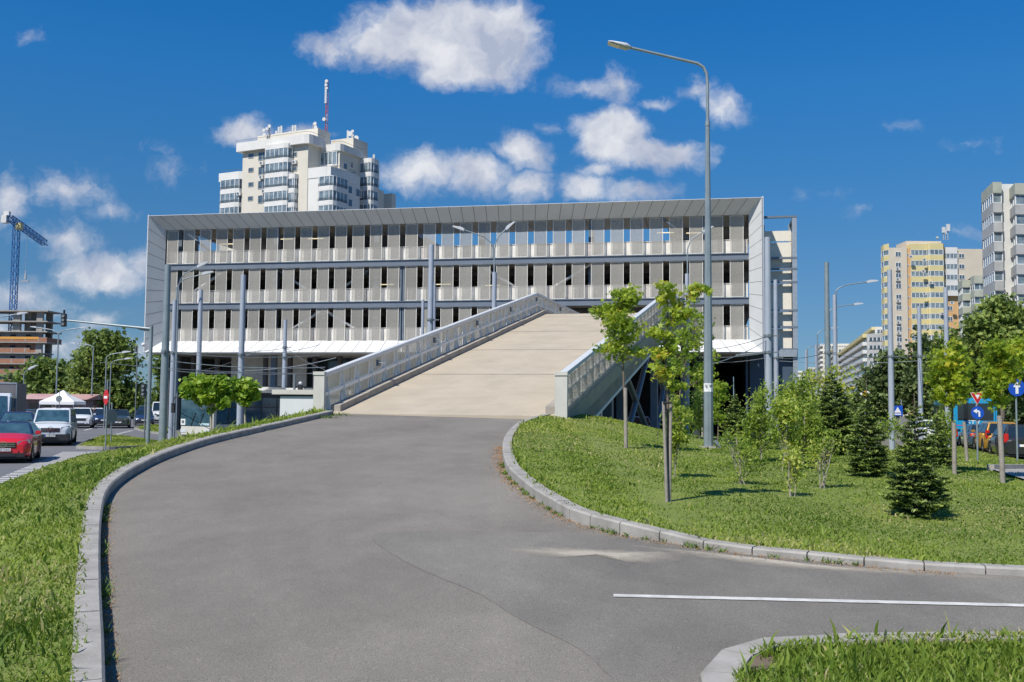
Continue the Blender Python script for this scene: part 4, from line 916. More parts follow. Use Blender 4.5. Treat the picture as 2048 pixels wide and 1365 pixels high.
# ---- pale green block between them
pb = empty('green_apartment_block', (W(1925, 700, 207).x, 207, 0), 0, 'lower pale green apartment block between the yellow and the grey block', 'apartment building')
qx = lambda px, D=207: XA(px, D, 20) - pb.location.x
banded(pb, [(qx(1917, 221), 14), (qx(1917, 216), 9), (qx(1926, 211), 4), (qx(1942, 211), 4), (qx(1942, 221), 14)], ztop(1930, 575, 211) - 8 * 2.8, 8, 2.8, 1.4, M_GRN, mull=1.3, rec=.3, faces=(1, 2))
banded(pb, [(qx(1943, 221), 14), (qx(1942, 210), 3), (qx(1950), 0), (qx(1985), 0), (qx(1985), 14)], ztop(1950, 567, 207) - 8 * 2.8, 8, 2.8, 1.4, M_GRN, mull=1.3, rec=.3, faces=(1, 2))
# ---- far slabs down the right-hand street
def slab(name, lab, px, yt, D, L, wd, m1, m2, yaw=14.5, nf=9):
    a = W(px, yt, D); o = empty(name, (a.x, a.y, 0), -R(yaw), lab, 'apartment building'); z = a.z; fh = 2.8; nf = int(z / fh)
    mb = MB(); mb.b2(.4, wd, .2, L, 0, z); mb.build('wall', m1, o)
    for k in range(nf):
        zz = z - (k + 1) * fh
        mb = MB(); mb.b2(-1.0, .45, .5, L - .5, zz + 1.5, zz + 2.75); mb.build('balcony_band', m2 if k else M_YEL if 'yellow' in lab else m2, o)
        mb = MB(); mb.b2(.2, .35, .5, L - .5, zz + .1, zz + 1.55); mb.build('window_strip', M_WGL, o)
        mb = MB(); mb.b2(1.0, wd - 1.5, .0, .16, zz + .3, zz + 1.5)
        for j in range(int(wd / 1.3)): x = 1 + j * 1.3; mb.b2(x, x + .25, -.04, .0, zz + .3, zz + 1.5, 1)
        mb.build('window_row', [M_WGL, M_PVC], o)
slab('far_slab_block', 'far white slab block with yellow roof edge and long stacked balconies', 1731, 668, 350, 150, 26, M_GRY, M_WHT)
slab('far_slab_block', 'cream slab block farther down the street, left of the one with a yellow edge', 1672, 694, 480, 90, 30, M_CRM, M_CRM)
slab('far_slab_block', 'cream block with a small roof house behind the steel poles', 1644, 688, 560, 60, 34, M_CRM, M_WHT)
slab('far_slab_block', 'low distant pale block between stair tower and poles', 1588, 742, 700, 60, 40, M_WHT, M_WHT)
slab('far_slab_block', 'distant pale block with a raised roof, second from the stair tower', 1618, 735, 640, 60, 22, M_CRM, M_WHT)
slab('far_slab_block', 'pale block peeking over the roof left of the yellow block', 1748, 654, 420, 60, 14, M_CRM, M_CRM)
# ---- unfinished concrete building and tower crane at the left
M_RAW = mat('raw_concrete', (.40, .38, .34), .9, c2=(.27, .255, .23), scale=.4); M_BRK = mat('red_block', (.40, .19, .11), .9, c2=(.29, .14, .09), scale=1.5)
M_SAFE = mat('orange_netting', (.65, .32, .06), .8, var=.1)
ub = empty('unfinished_building', (W(80, 700, 290).x, 290, 0), -R(2), 'unfinished concrete frame building with brick parapets at the left edge', 'building')
ZL = [ztop(60, y, 290) for y in (621, 642, 662.5, 684, 705.5, 727, 748, 769, 790)]
for i, z in enumerate(ZL):
    ext = 1.9 if i < 4 else (-1.5 if i > 4 else -.4); mb = MB(); mb.b2(-30, ext, 0, 9, z - .32, z); mb.build('floor_slab', M_RAW, ub)
for (x0, x1, y) in ((-9.2, -7.0, 1.5), (-2.0, -.2, 1.2), (-18, -16, 1.5), (-27, -25, 1.5), (-2.2, -.4, 7), (-12, -10, 7)):
    mb = MB(); mb.b2(x0, x1, y, y + .9, 0, ZL[0] - .3); mb.build('column', M_RAW, ub)
mb = MB(); mb.b2(-7, -5, 4, 7, 0, ZL[0] - .3); mb.b2(-14, -11, 5, 5.4, 0, ZL[3]); mb.build('core_wall', M_RAW, ub)
for i, z in enumerate(ZL[3:8]):
    e_ = 1.9 if i == 0 else -2.5 - .5 * i
    mb = MB(); mb.b2(-30, e_, -.02, .15, z, z + 1.25, 0)
    if i == 0: mb.b2(1.75, 1.92, .15, 8.8, z, z + 1.25, 0)
    for x in np.arange(-28, e_, 3.9): mb.b2(x, x + .3, -.06, -.02, z, z + 1.3, 1)
    mb.b2(-30, e_, -.05, .17, z + 1.25, z + 1.35, 1)
    if i == 0: mb.b2(-30, -.5, -.1, -.06, z + .75, z + 1.45, 2)
    mb.build('brick_parapet', [M_BRK, M_RAW, M_SAFE], ub)
    mb = MB(); mb.b2(-30, -1.6, 1.3, 1.5, z, z + 2.7, 0)
    for x in (-14, -9.5, -5): mb.b2(x, x + 1.5, 1.27, 1.3, z + .9, z + 2.2, 1)  # openings drawn as flat rectangles of painted shade
    mb.build('infill_wall', [M_BRK if i % 2 else M_RAW, M_SHADE], ub)
mb = MB()
for i in range(14): x = -26 + i * 2; mb.tube([(x, 3 + (i % 3), ZL[0]), (x, 3 + (i % 3), ZL[0] + random.uniform(.6, 1.6))], .05, 4)
mb.build('rebar', M_ANT, ub)
M_CRB = mat('crane_blue', (.03, .15, .38), .5, var=.08)
cb = W(23, 700, 300); crane = empty('tower_crane', (cb.x, cb.y, 0), 0, 'blue tower crane with a grey counterweight above the unfinished building', 'crane')
zc = ztop(23, 450, 300)
def lattice(mb, a, b, w, n, mi=0, r=.14):
    a, b = Vector(a), Vector(b); t = (b - a).normalized(); s_ = t.cross(Vector((0, 0, 1))); s_ = Vector((1, 0, 0)) if s_.length < .1 else s_.normalized(); u = s_.cross(t)
    C_ = [(s_ * i + u * j) * w / 2 for i, j in ((-1, -1), (1, -1), (1, 1), (-1, 1))]
    for c in C_: mb.tube([a + c, b + c], r, 4, mi)
    for k in range(n):
        for i in range(4):
            p = a.lerp(b, k / n); q = a.lerp(b, (k + 1) / n); c, d = C_[i], C_[(i + 1) % 4]
            if k % 2: c, d = d, c
            mb.tube([p + c, q + d], r * .6, 4, mi); mb.tube([p + c, p + d], r * .5, 4, mi)
mb = MB(); lattice(mb, (0, 0, 0), (0, 0, zc), 1.5, 40); mb.build('mast', M_CRB, crane)
je = W(90, 487, 331) - crane.location; je.z = W(90, 487, 331).z
mb = MB(); lattice(mb, (0, 0, zc + .6), je, 1.6, 16); mb.build('jib', M_CRB, crane)
jd = (je - Vector((0, 0, zc + .6))).normalized(); mb = MB(); lattice(mb, (0, 0, zc + .6), Vector((0, 0, zc + .6)) - jd * 7, 1.5, 4); mb.build('counter_jib', M_CRB, crane)
mb = MB(); mb.box(Vector((0, 0, zc + .3)) - jd * 6 + Vector((-1.6, 0, 0)), (1.5, 1.8, 2.2)); mb.box(Vector((0, 0, zc + 3.2)) - jd * 5 + Vector((-1.4, 0, -1)), (1.6, 1.2, 1.5)); mb.build('counterweight', M_WHT, crane)
mb = MB(); mb.box((1.3, -.8, zc - .6), (1.5, 1.6, 2)); mb.build('cab', M_YEL, crane)
hk = Vector((0, 0, zc + .6)).lerp(je, .35); hz_ = W(43, 563, 311).z; mb = MB(); mb.tube([hk + Vector((0, 0, -1)), (hk.x, hk.y, hz_ + 1.2)], .05, 4); mb.box((hk.x, hk.y, hz_ + 2.0), (.6, .5, 2.8), taper=.3); mb.box((hk.x, hk.y, hz_), (2.4, .5, .4)); mb.build('hook', M_ANT, crane)
# ---------------------------------------------------------------- poles, lamps, wires, signs
M_POLE = mat('pale_steel_pole', (.40, .44, .50), .5, metal=.1, c2=(.33, .37, .43), scale=1.5)
M_POLEG = mat('zinc_pole', (.30, .35, .37), .45, metal=.3, c2=(.22, .265, .28), scale=3)
M_LAMP = mat('lamp_housing', (.55, .57, .60), .4, var=.05); M_LENS = mat('lamp_lens', (.62, .58, .45), .2, var=0)
M_WHITE = mat('sign_white', (.80, .80, .80), .5, var=0); M_BLUES = mat('sign_blue', (.01, .08, .48), .4, var=0); M_REDS = mat('sign_red', (.55, .015, .02), .4, var=0)
M_SBACK = mat('sign_back', (.20, .23, .24), .5, metal=.3, var=.1); M_BLK = mat('black_plastic', (.02, .02, .022), .5, var=0)
def pole_at(px, yt, D, r0, r1, lab, group='pale steel catenary poles', name='catenary_pole', m=None, z0=0.0, band=None, cat='pole'):
    t = W(px, yt, D); o = empty(name, (t.x, t.y, z0), 0, lab, cat, group); h = t.z - z0
    mb = MB(); n = 12; mb.tube([(0, 0, -.3), (0, 0, h * .33), (0, 0, h)], [r0, r0, r1], 16); mb.build('shaft', m or M_POLE, o)
    if band:
        mb = MB()
        for b in band: z = W(px, b, D).z - z0; mb.tube([(0, 0, z - .05), (0, 0, z + .05)], r0 + .02, 16); mb.box((0, -r0 - .04, z), (.1, .08, .12)); mb.beam((-.0, 0, z), (r0 + .28, 0, z), .04, .05)
        mb.build('clamp', M_SBACK, o)
    return o
pole_at(336, 530, 42, .165, .125, 'mottled grey steel pole rising from the bank left of the bus', None, m=M_POLEG, z0=.55, band=[704])
pole_at(350, 600, 60, .16, .13, 'short pale pole just right of the mottled grey pole', band=[706])
pole_at(402, 580, 60, .155, .12, 'pale pole above the left round-crowned tree', band=[742])
pole_at(487, 550, 51, .16, .125, 'tall pale pole above the right round-crowned tree', band=[710])
pole_at(571, 640, 66, .15, .12, 'pale pole standing clear between round-crowned trees and ramp', band=[695, 715])
pole_at(863, 490, 51, .165, .13, 'tallest pale pole behind the left ramp parapet', band=[640])
pole_at(869, 567, 66, .13, .10, 'thin pole close to the right side of the tallest pole at the ramp')
pole_at(846, 600, 66, .12, .10, 'thinnest pole just left of the tallest pole at the ramp')
pole_at(1535, 475, 42, .165, .13, 'thick pale pole in front of the right end of the parking building', band=[672, 705])
pole_at(1551, 560, 60, .15, .12, 'shorter pale pole against the stair tower', band=[716])
pole_at(1653, 525, 50, .14, .115, 'grey pole with open sky behind, left of the pair with a lamp arm', m=M_POLEG, band=[706])
pole_at(1779, 540, 54, .155, .12, 'tall pale pole in front of the left end of the yellow block', band=[713])
pole_at(1838, 613, 60, .14, .11, 'shortest pale pole in front of the yellow block', band=[713])
pole_at(1891, 575, 58, .15, .115, 'pale pole before the orange corner of the yellow block', band=[760])
for (px, yt, D, lab) in ((1612, 700, 150, 'farthest small pole right of the stair tower, left one'), (1632, 690, 130, 'small distant pole behind the far wires, right one'), (1586, 735, 190, 'tiny distant pole beside the stair tower')): pole_at(px, yt, D, .16, .14, lab)
def lamp(px, yt, D, arms, lab, r=.07, z0=0.0, group='street lamps', yb=None, m=None, rb=None):
    """arms: list of (head px, head py, bend)"""
    t = W(px, yt, D); o = empty('street_lamp', (t.x, t.y, z0), 0, lab, 'street lamp', group); h = t.z - z0
    mb = MB(); mb.tube([(0, 0, -.2), (0, 0, h)], [rb or r, r * .7], 10); mb.build('pole', m or M_POLEG, o)
    for (hx, hy) in arms:
        q = W(hx, hy, D) - o.location; d = q - Vector((0, 0, h)); s_ = Vector((0, 0, h)) + Vector((d.x * .12, 0, d.z * .35)); s2 = Vector((0, 0, h)) + Vector((d.x * .3, 0, d.z * .62))
        mb = MB(); mb.tube([(0, 0, h), s_, s2, q], r * .55, 8); mb.build('arm', m or M_POLEG, o)
        dn = (q - s2).normalized(); up = Vector((0, 1, 0)).cross(dn); up = -up if up.z < 0 else up
        mb = MB(); mb.prism([q - dn * .1 + up * .06, q + dn * .12 + up * .10, q + dn * .55 + up * .02, q + dn * .62 - up * .06, q - dn * .1 - up * .07], (0, .22, 0)); mb.v = [(v[0], v[1] - .11, v[2]) for v in mb.v]
        mb.build('lamp_head', M_LAMP, o)
    return o
lamp(989, 500, 58, [(925, 459), (1014, 457)], 'twin-armed street lamp on a steel pole behind the ramp crest', r=.07, rb=.07)
pole_at(989, 545, 57.7, .15, .13, 'steel pole carrying the twin-armed lamp behind the ramp crest')
lamp(1375, 500, 58, [(1408, 463)], 'single-armed lamp behind the maples, partly hidden by the tall lamp post', r=.06)
pole_at(1374, 548, 57.7, .14, .12, 'pale pole carrying the single-armed lamp behind the maples')
lamp(357, 572, 59, [(398, 533)], 'lamp with its arm raised right of the mottled grey pole', r=.06); lamp(354, 575, 60, [(408, 548)], 'lamp with the lower arm just right of the mottled grey pole', r=.06)
lamp(1672, 582, 60, [(1736, 564)], 'lamp reaching right over open sky, upper of two', r=.06)
pole_at(1669, 590, 59.6, .14, .11, 'pale pole carrying the upper lamp arm over open sky')
lamp(1659, 622, 75, [(1710, 609)], 'lamp reaching right over open sky, lower of two', r=.06)
lamp(1635, 668, 100, [(1664, 657)], 'distant lamp with short arm right of the stair tower', r=.07); lamp(1615, 697, 130, [(1645, 690)], 'farther distant lamp, lowest of the row by the stair tower', r=.08)
lamp(117, 668, 110, [(72, 655), (163, 656)], 'Y-shaped twin street lamp before the gap between left trees', r=.10); lamp(187, 695, 120, [(150, 687)], 'street lamp with arm to the left against the big plane tree', r=.10)
lamp(213, 715, 85, [(247, 705)], 'street lamp above the no entry sign', r=.07); lamp(222, 727, 100, [(252, 718)], 'street lamp just behind the one above the no entry sign', r=.07)
lamp(48, 750, 75, [(60, 738)], 'short lamp above the box of the left truck', r=.06); lamp(-60, 660, 70, [(38, 628)], 'lamp arm reaching in from the left edge', r=.07)
# near lamp post: square tapered shaft and curved pipe
b = gcast(1417, 896, hr); LD = b.y; o = empty('tall_lamp_post', b, 0, 'tall square-shafted lamp post on the lawn with a long curved arm', 'street lamp')
zt_ = W(1419, 248, LD).z - b.z; z2 = W(1418, 165, LD).z - b.z
mb = MB()
def ring(z, r): return [Vector((r * math.cos(a + math.pi / 8), r * math.sin(a + math.pi / 8), z)) for a in [k * math.pi / 4 for k in range(8)]]
mb.loft([ring(-.1, .118), ring(zt_ * .22, .112), ring(zt_, .052)], 0, sm=False); mb.tube([(0, 0, zt_ - .06), (0, 0, zt_ + .06)], .062, 10); mb.build('shaft', M_POLEG, o)
hp = W(1262, 96, LD) - b; bend = [Vector((0, 0, zt_)), Vector((0, 0, z2)), Vector((-.02, 0, z2 + .22)), Vector((-.10, 0, z2 + .38)), Vector((-.24, 0, z2 + .47))]; bend += [hp]
mb = MB(); mb.tube(bend, [.042, .040, .040, .038, .038, .033], 10); mb.build('arm', M_POLEG, o)
dn = (hp - bend[-2]).normalized(); up = Vector((0, 1, 0)).cross(dn); up = -up if up.z < 0 else up; he = W(1217, 80, LD) - b; Lh = (he - hp).length
mb = MB(); sec = [(-.02, .04, .05), (.08, .06, .07), (.2, .10, .11), (.45, .07, .14), (.8, .035, .145), (1.0, .02, .11)]
mb.loft([[hp + dn * (s_ * Lh) + up * hh * .55 + Vector((0, w, 0)) * q for hh, q in ((a_, -1), (a_, 1))] + [hp + dn * (s_ * Lh) + Vector((0, w, 0)) - up * a_ * .6, hp + dn * (s_ * Lh) - Vector((0, w, 0)) - up * a_ * .6] for s_, a_, w in sec]); mb.build('lamp_head', M_LAMP, o, bevel=.008)
mb = MB(); mb.prism([hp + dn * Lh * .5 + Vector((0, .11, 0)) - up * .045, hp + dn * Lh * .97 + Vector((0, .10, 0)) - up * .02, hp + dn * Lh * .97 - Vector((0, .10, 0)) - up * .02, hp + dn * Lh * .5 - Vector((0, .11, 0)) - up * .045], -up * .012); mb.build('lens', M_LENS, o)
zl0, zl1 = W(1417, 784, LD).z - b.z, W(1417, 766, LD).z - b.z
mb = MB(); mb.loft([ring(zl0, .1145), ring(zl1, .1125)], 0, sm=False, caps=False); mb.build('number_plate', M_WHITE, o); text('K W', .10, (-.005, -.116, (zl0 + zl1) / 2 + .03), (R(90), 0, 0), M_BLK, o)
mb = MB(); mb.box((0, 0, .01), (.4, .4, .05)); mb.build('base_plate', M_CONC2, o)
b = gcast(1433, 900, hr); o = empty('ground_spotlight', b, 0, 'small grey ground spotlight right of the lamp post foot', 'spotlight'); mb = MB(); mb.tube([(0, 0, 0), (0, 0, .12)], .02, 6); mb.build('stem', M_SBACK, o); mb = MB(); mb.tube([(-.05, 0, .20), (.09, -.04, .06)], [.06, .045], 10); mb.build('housing', M_SBACK, o)
# traffic lights on the left
def signal(mb_par, loc, s=1.0, rz=0):
    mb = MB(); mb.box(loc, (.34 * s, .30 * s, 1.0 * s), 0, rz)
    for k in (-1, 0, 1): mb.disc(Vector(loc) + Vector((0, -.15 * s, k * .31 * s)), (0, -1, 0), .11 * s, .06 * s, 12, 1)
    return mb.build('signal_head', [M_BLK, M_SBACK], mb_par)
t = W(303, 652, 48); o = empty('traffic_light_mast', (t.x, t.y, 0), 0, 'traffic light mast with a long arm over the left street', 'traffic light'); h = t.z
mb = MB(); mb.tube([(0, 0, 0), (0, 0, h)], [.10, .085], 12); mb.build('pole', M_POLEG, o)
q = W(132, 641, 48) - o.location; mb = MB(); mb.tube([(0, 0, h - .15), (q.x * .3, 0, (h - .15) * .7 + q.z * .3), q], [.07, .06, .045], 8); mb.prism([(-.05, 0, h - .1), (-.95, 0, h - .05), (-.05, 0, h - .4)], (0, .02, 0)); mb.build('arm', M_POLEG, o); signal(o, q + Vector((-.1, 0, 0)), .62)
mb = MB(); mb.tube([q + Vector((-.1, 0, .2)), q + Vector((-.1, 0, .5))], .05, 6); mb.build('finial', M_BLK, o)
for (px, yt, D, lab) in ((292, 768, 62, 'slim traffic light post beside the mast at the left street'), (275, 690, 90, 'far hanging traffic signal beyond the mast')):
    t = W(px, yt, D); o = empty('traffic_light', (t.x, t.y, 0), 0, lab, 'traffic light'); mb = MB(); mb.tube([(0, 0, 0), (0, 0, t.z)], .05, 8); mb.build('pole', M_SBACK, o); signal(o, (-.14, 0, t.z - .4), .8 if px == 292 else .5)
# signs
def signpost(px, yb, yt, D, lab, z0=None, r=.035):
    bb = W(px, yb, D); z0 = bb.z if z0 is None else z0; t = W(px, yt, D); o = empty('sign_post', (bb.x, bb.y, z0), 0, lab, 'road sign'); mb = MB(); mb.tube([(0, 0, -.2), (0, 0, t.z - z0)], r, 8); mb.build('post', M_POLEG, o); return o
def arrow_up(o, z, y, sc):
    mb = MB(); mb.prism([(x * sc, y, z + k * sc) for x, k in ((-.05, -.21), (.05, -.21), (.05, .02), (.13, .02), (0, .22), (-.13, .02), (-.05, .02))], (0, -.012, 0)); mb.build('arrow', M_WHITE, o)
o = signpost(2035, 925, 775, 37, 'blue round ahead-only sign with a white upward arrow at the right edge', z0=.3); z = W(2034, 776, 37).z - .3
mb = MB(); mb.disc((0, -.05, z), (0, -1, 0), .315, .02, 28); mb.build('sign_face', M_BLUES, o); arrow_up(o, z, -.072, 1.05)
D_ = 38; o = signpost(1955, 905, 790, D_, 'red and white give way triangle above a blue turn-left disc', z0=.35)
z = W(1951, 826, D_).z - .35; mb = MB(); mb.disc((0, -.05, z), (0, -1, 0), .245, .02, 26); mb.build('sign_face', M_BLUES, o)
mb = MB(); mb.prism([(x, -.072, z + k) for x, k in ((.03, -.15), (.095, -.15), (.095, .04), (.04, .095), (-.03, .095), (-.03, .155), (-.17, .06), (-.03, -.03), (-.03, .03), (.01, .03), (.03, .01))], (0, -.012, 0)); mb.build('arrow', M_WHITE, o)
z = W(1951, 797, D_).z - .35 + .06; s_ = .24
def tri(s_, y, z, mi, th): mb = MB(); mb.prism([(-s_, y, z + s_ * .58), (0, y, z - s_ * 1.16), (s_, y, z + s_ * .58)], (0, -th, 0)); return mb
tri(s_ + .03, -.04, z, 0, .02).build('sign_rim', M_WHITE, o); tri(s_, -.062, z, 0, .01).build('sign_face', M_REDS, o); tri(s_ * .40, -.074, z + .02, 0, .01).build('sign_centre', M_WHITE, o)
o = signpost(1731, 880, 780, 60, 'small yellow and white priority diamond above the firs', z0=0); z = W(1731, 788, 60).z
mb = MB(); mb.prism([(-.33, -.05, z), (0, -.05, z - .33), (.33, -.05, z), (0, -.05, z + .33)], (0, -.02, 0)); mb.build('sign_rim', M_WHITE, o)
mb = MB(); mb.prism([(-.21, -.074, z), (0, -.074, z - .21), (.21, -.074, z), (0, -.074, z + .21)], (0, -.01, 0)); mb.build('sign_face', mat('sign_yellow', (.75, .38, .02), .5, var=0), o)
o = signpost(1804, 880, 800, 64, 'blue square pedestrian crossing sign right of a pale pole', z0=0); z = W(1794, 822, 64).z
mb = MB(); mb.box((-.28, -.06, z), (.66, .03, .66)); mb.build('sign_face', M_BLUES, o); mb = MB(); mb.prism([(-.50, -.08, z - .12), (-.06, -.08, z - .12), (-.28, -.08, z + .24)], (0, -.01, 0)); mb.b2(-.5, -.06, -.09, -.08, z - .26, z - .18); mb.build('symbol', M_WHITE, o)
o = signpost(211, 890, 760, 48, 'red and white no entry sign seen edge-on over the near traffic island', z0=.1); z = W(210, 795, 48).z - .1
mb = MB(); nn = Vector((.86, -.5, 0)).normalized(); c = Vector((-.02, -.06, z)); mb.disc(c, Vector((-.77, -.636, 0)), .36, .02, 26); mb.build('sign_face', M_REDS, o); nn = Vector((-.77, -.636, 0)).normalized(); sd_ = Vector((nn.y, -nn.x, 0)); mb = MB(); mb.prism([c + nn * .022 + sd_ * a_ + Vector((0, 0, k)) for a_, k in ((-.24, -.06), (.24, -.06), (.24, .06), (-.24, .06))], nn * .01); mb.build('bar', M_WHITE, o)
o = signpost(222, 875, 806, 54, 'grey back of a round sign on a short post beside the no entry sign', z0=.1); z = W(222, 832, 54).z - .1; mb = MB(); mb.disc((0, -.05, z), (.75, -.66, 0), .34, .02, 26); mb.build('sign_face', M_SBACK, o)
o = signpost(117, 850, 780, 95, 'dark back of a round sign in front of the white tent', z0=0); z = W(117, 798, 95).z; mb = MB(); mb.disc((0, -.1, z), (0, -1, 0), .30, .02, 20); mb.build('sign_face', M_SBACK, o)
# overhead trolley wires
M_WIRE = mat('wire_metal', (.16, .17, .18), .4, metal=.3, var=0)
def wire(a, b, lab, sag=.15, r=.018, m=None):
    p, q = W(*a), W(*b); pts = []
    for i in range(9): t = i / 8; v = p.lerp(q, t); v.z -= sag * 4 * t * (1 - t); pts.append(v)
    mb = MB(); mb.tube(pts, r, 5, cap=False); o = mb.build('overhead_wire', m or M_WIRE); tag(o, lab, 'wire', 'overhead trolley wires')
for i, (a, b) in enumerate((((336, 704, 42), (571, 697, 66)), ((350, 706, 60), (640, 712, 40)), ((336, 722, 42), (650, 735, 45)), ((402, 742, 60), (660, 745, 44)), ((487, 710, 51), (640, 690, 60)), ((200, 725, 60), (640, 748, 44)), ((487, 742, 51), (672, 716, 52)), ((571, 695, 66), (650, 740, 48)), ((301, 735, 48), (487, 745, 51)), ((402, 742, 60), (520, 700, 70)))):
    wire(a, b, 'thin trolley wire crossing before the ground floor left of the ramp', r=.016, m=M_WIRE if i % 2 else M_GALV)
for i, (a, b) in enumerate((((1535, 680, 42), (1396, 735, 38)), ((1535, 673, 42), (1400, 700, 60)), ((1535, 706, 42), (1380, 712, 60)), ((1551, 716, 60), (1653, 706, 50)), ((1535, 716, 42), (1390, 722, 60)), ((1653, 706, 50), (1779, 713, 54)), ((1551, 722, 60), (1838, 722, 60)), ((1779, 713, 54), (1838, 708, 60)))):
    wire(a, b, 'thin trolley wire strung from the poles right of the tall lamp post', r=.016, m=M_WIRE if i % 2 else M_GALV)
p0, p1 = W(1472, 712, 55), W(1530, 705, 55); mb = MB(); mb.tube([p0, p1], .07, 8); tag(mb.build('wire_insulator', M_SBACK), 'dark cylindrical wire insulator under the white canopy at right', 'insulator')
# ---------------------------------------------------------------- trees, firs and shrubs
M_BARK = mat('bark', (.20, .16, .12), .95, c2=(.11, .09, .07), scale=9, bump=.5); M_BARKL = mat('pale_bark', (.36, .32, .26), .9, var=.2, scale=8)
M_STAKE = mat('weathered_wood', (.36, .32, .28), .9, c2=(.24, .21, .18), scale=6, bump=.3)
M_MAPLE = leafmat('maple_leaf', [(0, (.13, .21, .025)), (.4, (.27, .38, .045)), (.75, (.42, .50, .06)), (.96, (.55, .54, .07)), (1, (.52, .42, .07))], .5, .5)
M_MAPLEY = leafmat('yellow_maple_leaf', [(0, (.15, .23, .025)), (.4, (.30, .41, .035)), (.75, (.48, .52, .05)), (1, (.62, .54, .06))], .5, .5)
M_CATAL = leafmat('catalpa_leaf', [(0, (.10, .20, .025)), (.5, (.26, .40, .045)), (1, (.42, .52, .08))], .45, .4)
M_SHRUB = leafmat('shrub_leaf', [(0, (.12, .19, .03)), (.45, (.25, .35, .05)), (.85, (.40, .48, .08)), (1, (.52, .53, .12))], .45, .5)
M_FAR = leafmat('tree_leaf', [(0, (.07, .115, .028)), (.5, (.16, .235, .05)), (1, (.29, .36, .09))], .6, .35)
M_FARD = leafmat('dark_tree_leaf', [(0, (.05, .085, .03)), (.5, (.115, .17, .055)), (1, (.19, .25, .085))], .6, .3)
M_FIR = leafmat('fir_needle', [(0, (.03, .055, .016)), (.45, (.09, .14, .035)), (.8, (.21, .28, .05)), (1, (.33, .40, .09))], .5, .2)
def _star():
    pr = [(0, 1.0), (28, .42), (52, .92), (82, .38), (108, .66), (150, .28), (180, .10), (210, .28), (252, .66), (278, .38), (308, .92), (332, .42)]
    v = [(0, .05, .0)] + [(r * math.sin(R(a)), r * math.cos(R(a)) * 1.0 + .1, -.10 * r * r) for a, r in pr]; n = len(pr)
    return np.array(v) * .55, [(0, 1 + (i + 1) % n, 1 + i) for i in range(n)]
SH_MAPLE = _star()
SH_OVAL = (np.array([(0, -.5, 0), (.22, -.12, .05), (.16, .25, .04), (0, .5, -.04), (-.16, .25, .04), (-.22, -.12, .05), (0, 0, -.02)]), [(0, 1, 6), (1, 2, 6), (2, 3, 6), (3, 4, 6), (4, 5, 6), (5, 0, 6)])
SH_HEART = (np.array([(0, -.45, 0), (.38, -.35, .06), (.42, .05, .05), (0, .55, -.1), (-.42, .05, .05), (-.38, -.35, .06), (0, -.1, -.03)]), [(0, 1, 6), (1, 2, 6), (2, 3, 6), (3, 4, 6), (4, 5, 6), (5, 0, 6)])
SH_LEAFLET = (np.array([(0, -.5, 0), (.13, 0, .03), (0, .5, 0), (-.13, 0, .03)]), [(0, 1, 2), (0, 2, 3)])
SH_CLUMP = (np.array([(0, -.5, 0), (.4, -.05, .12), (.1, .5, 0), (-.38, .1, .12)]), [(0, 1, 2), (0, 2, 3)])
def scatter(name, P, size, shape, tint, m, parent, up=.6, droop=0.0, dirs=None):
    V0, F0 = shape; n = len(P); k = len(V0)
    nr = RNG.normal(size=(n, 3)); nr /= np.linalg.norm(nr, axis=1)[:, None]; nr[:, 2] += up; nr /= np.linalg.norm(nr, axis=1)[:, None]
    t = RNG.normal(size=(n, 3)) if dirs is None else dirs + RNG.normal(size=(n, 3)) * .35
    t[:, 2] -= droop; t -= nr * (t * nr).sum(1)[:, None]; t /= np.linalg.norm(t, axis=1)[:, None] + 1e-9; b = np.cross(t, nr)
    s_ = (size * RNG.uniform(.6, 1.25, n))[:, None, None]
    V = P[:, None, :] + s_ * (V0[None, :, 0:1] * b[:, None, :] + V0[None, :, 1:2] * t[:, None, :] + V0[None, :, 2:3] * nr[:, None, :])
    F = np.array(F0)[None] + (np.arange(n) * k)[:, None, None]; nf = n * len(F0)
    me = bpy.data.meshes.new(name); me.vertices.add(n * k); me.vertices.foreach_set('co', V.astype(np.float32).ravel()); me.loops.add(nf * 3); me.loops.foreach_set('vertex_index', F.astype(np.int32).ravel())
    me.polygons.add(nf); me.polygons.foreach_set('loop_start', (np.arange(nf) * 3).astype(np.int32)); me.update(calc_edges=True)
    at = me.attributes.new('tint', 'FLOAT', 'POINT'); at.data.foreach_set('value', np.repeat(np.clip(tint, 0, 1), k).astype(np.float32))
    me.materials.append(m); o = bpy.data.objects.new(name, me); COL.objects.link(o); o.parent = parent; return o
def tips_in(blobs, D, n, thick=1.0, shell=.5):
    A = np.array([b[2] * b[3] for b in blobs], float); A /= A.sum(); out_ = []
    for i in RNG.choice(len(blobs), n, p=A):
        x, y, rx, ry = blobs[i]; sx_, sz = rx * D / F, ry * D / F; v = RNG.normal(size=3); v /= np.linalg.norm(v); v *= RNG.random() ** shell
        dy = v[1] * (sx_ + sz) / 2 * thick; c = W(x, y, D); out_.append((c.x + v[0] * sx_, D + dy, c.z + v[2] * sz))
    return np.array(out_)
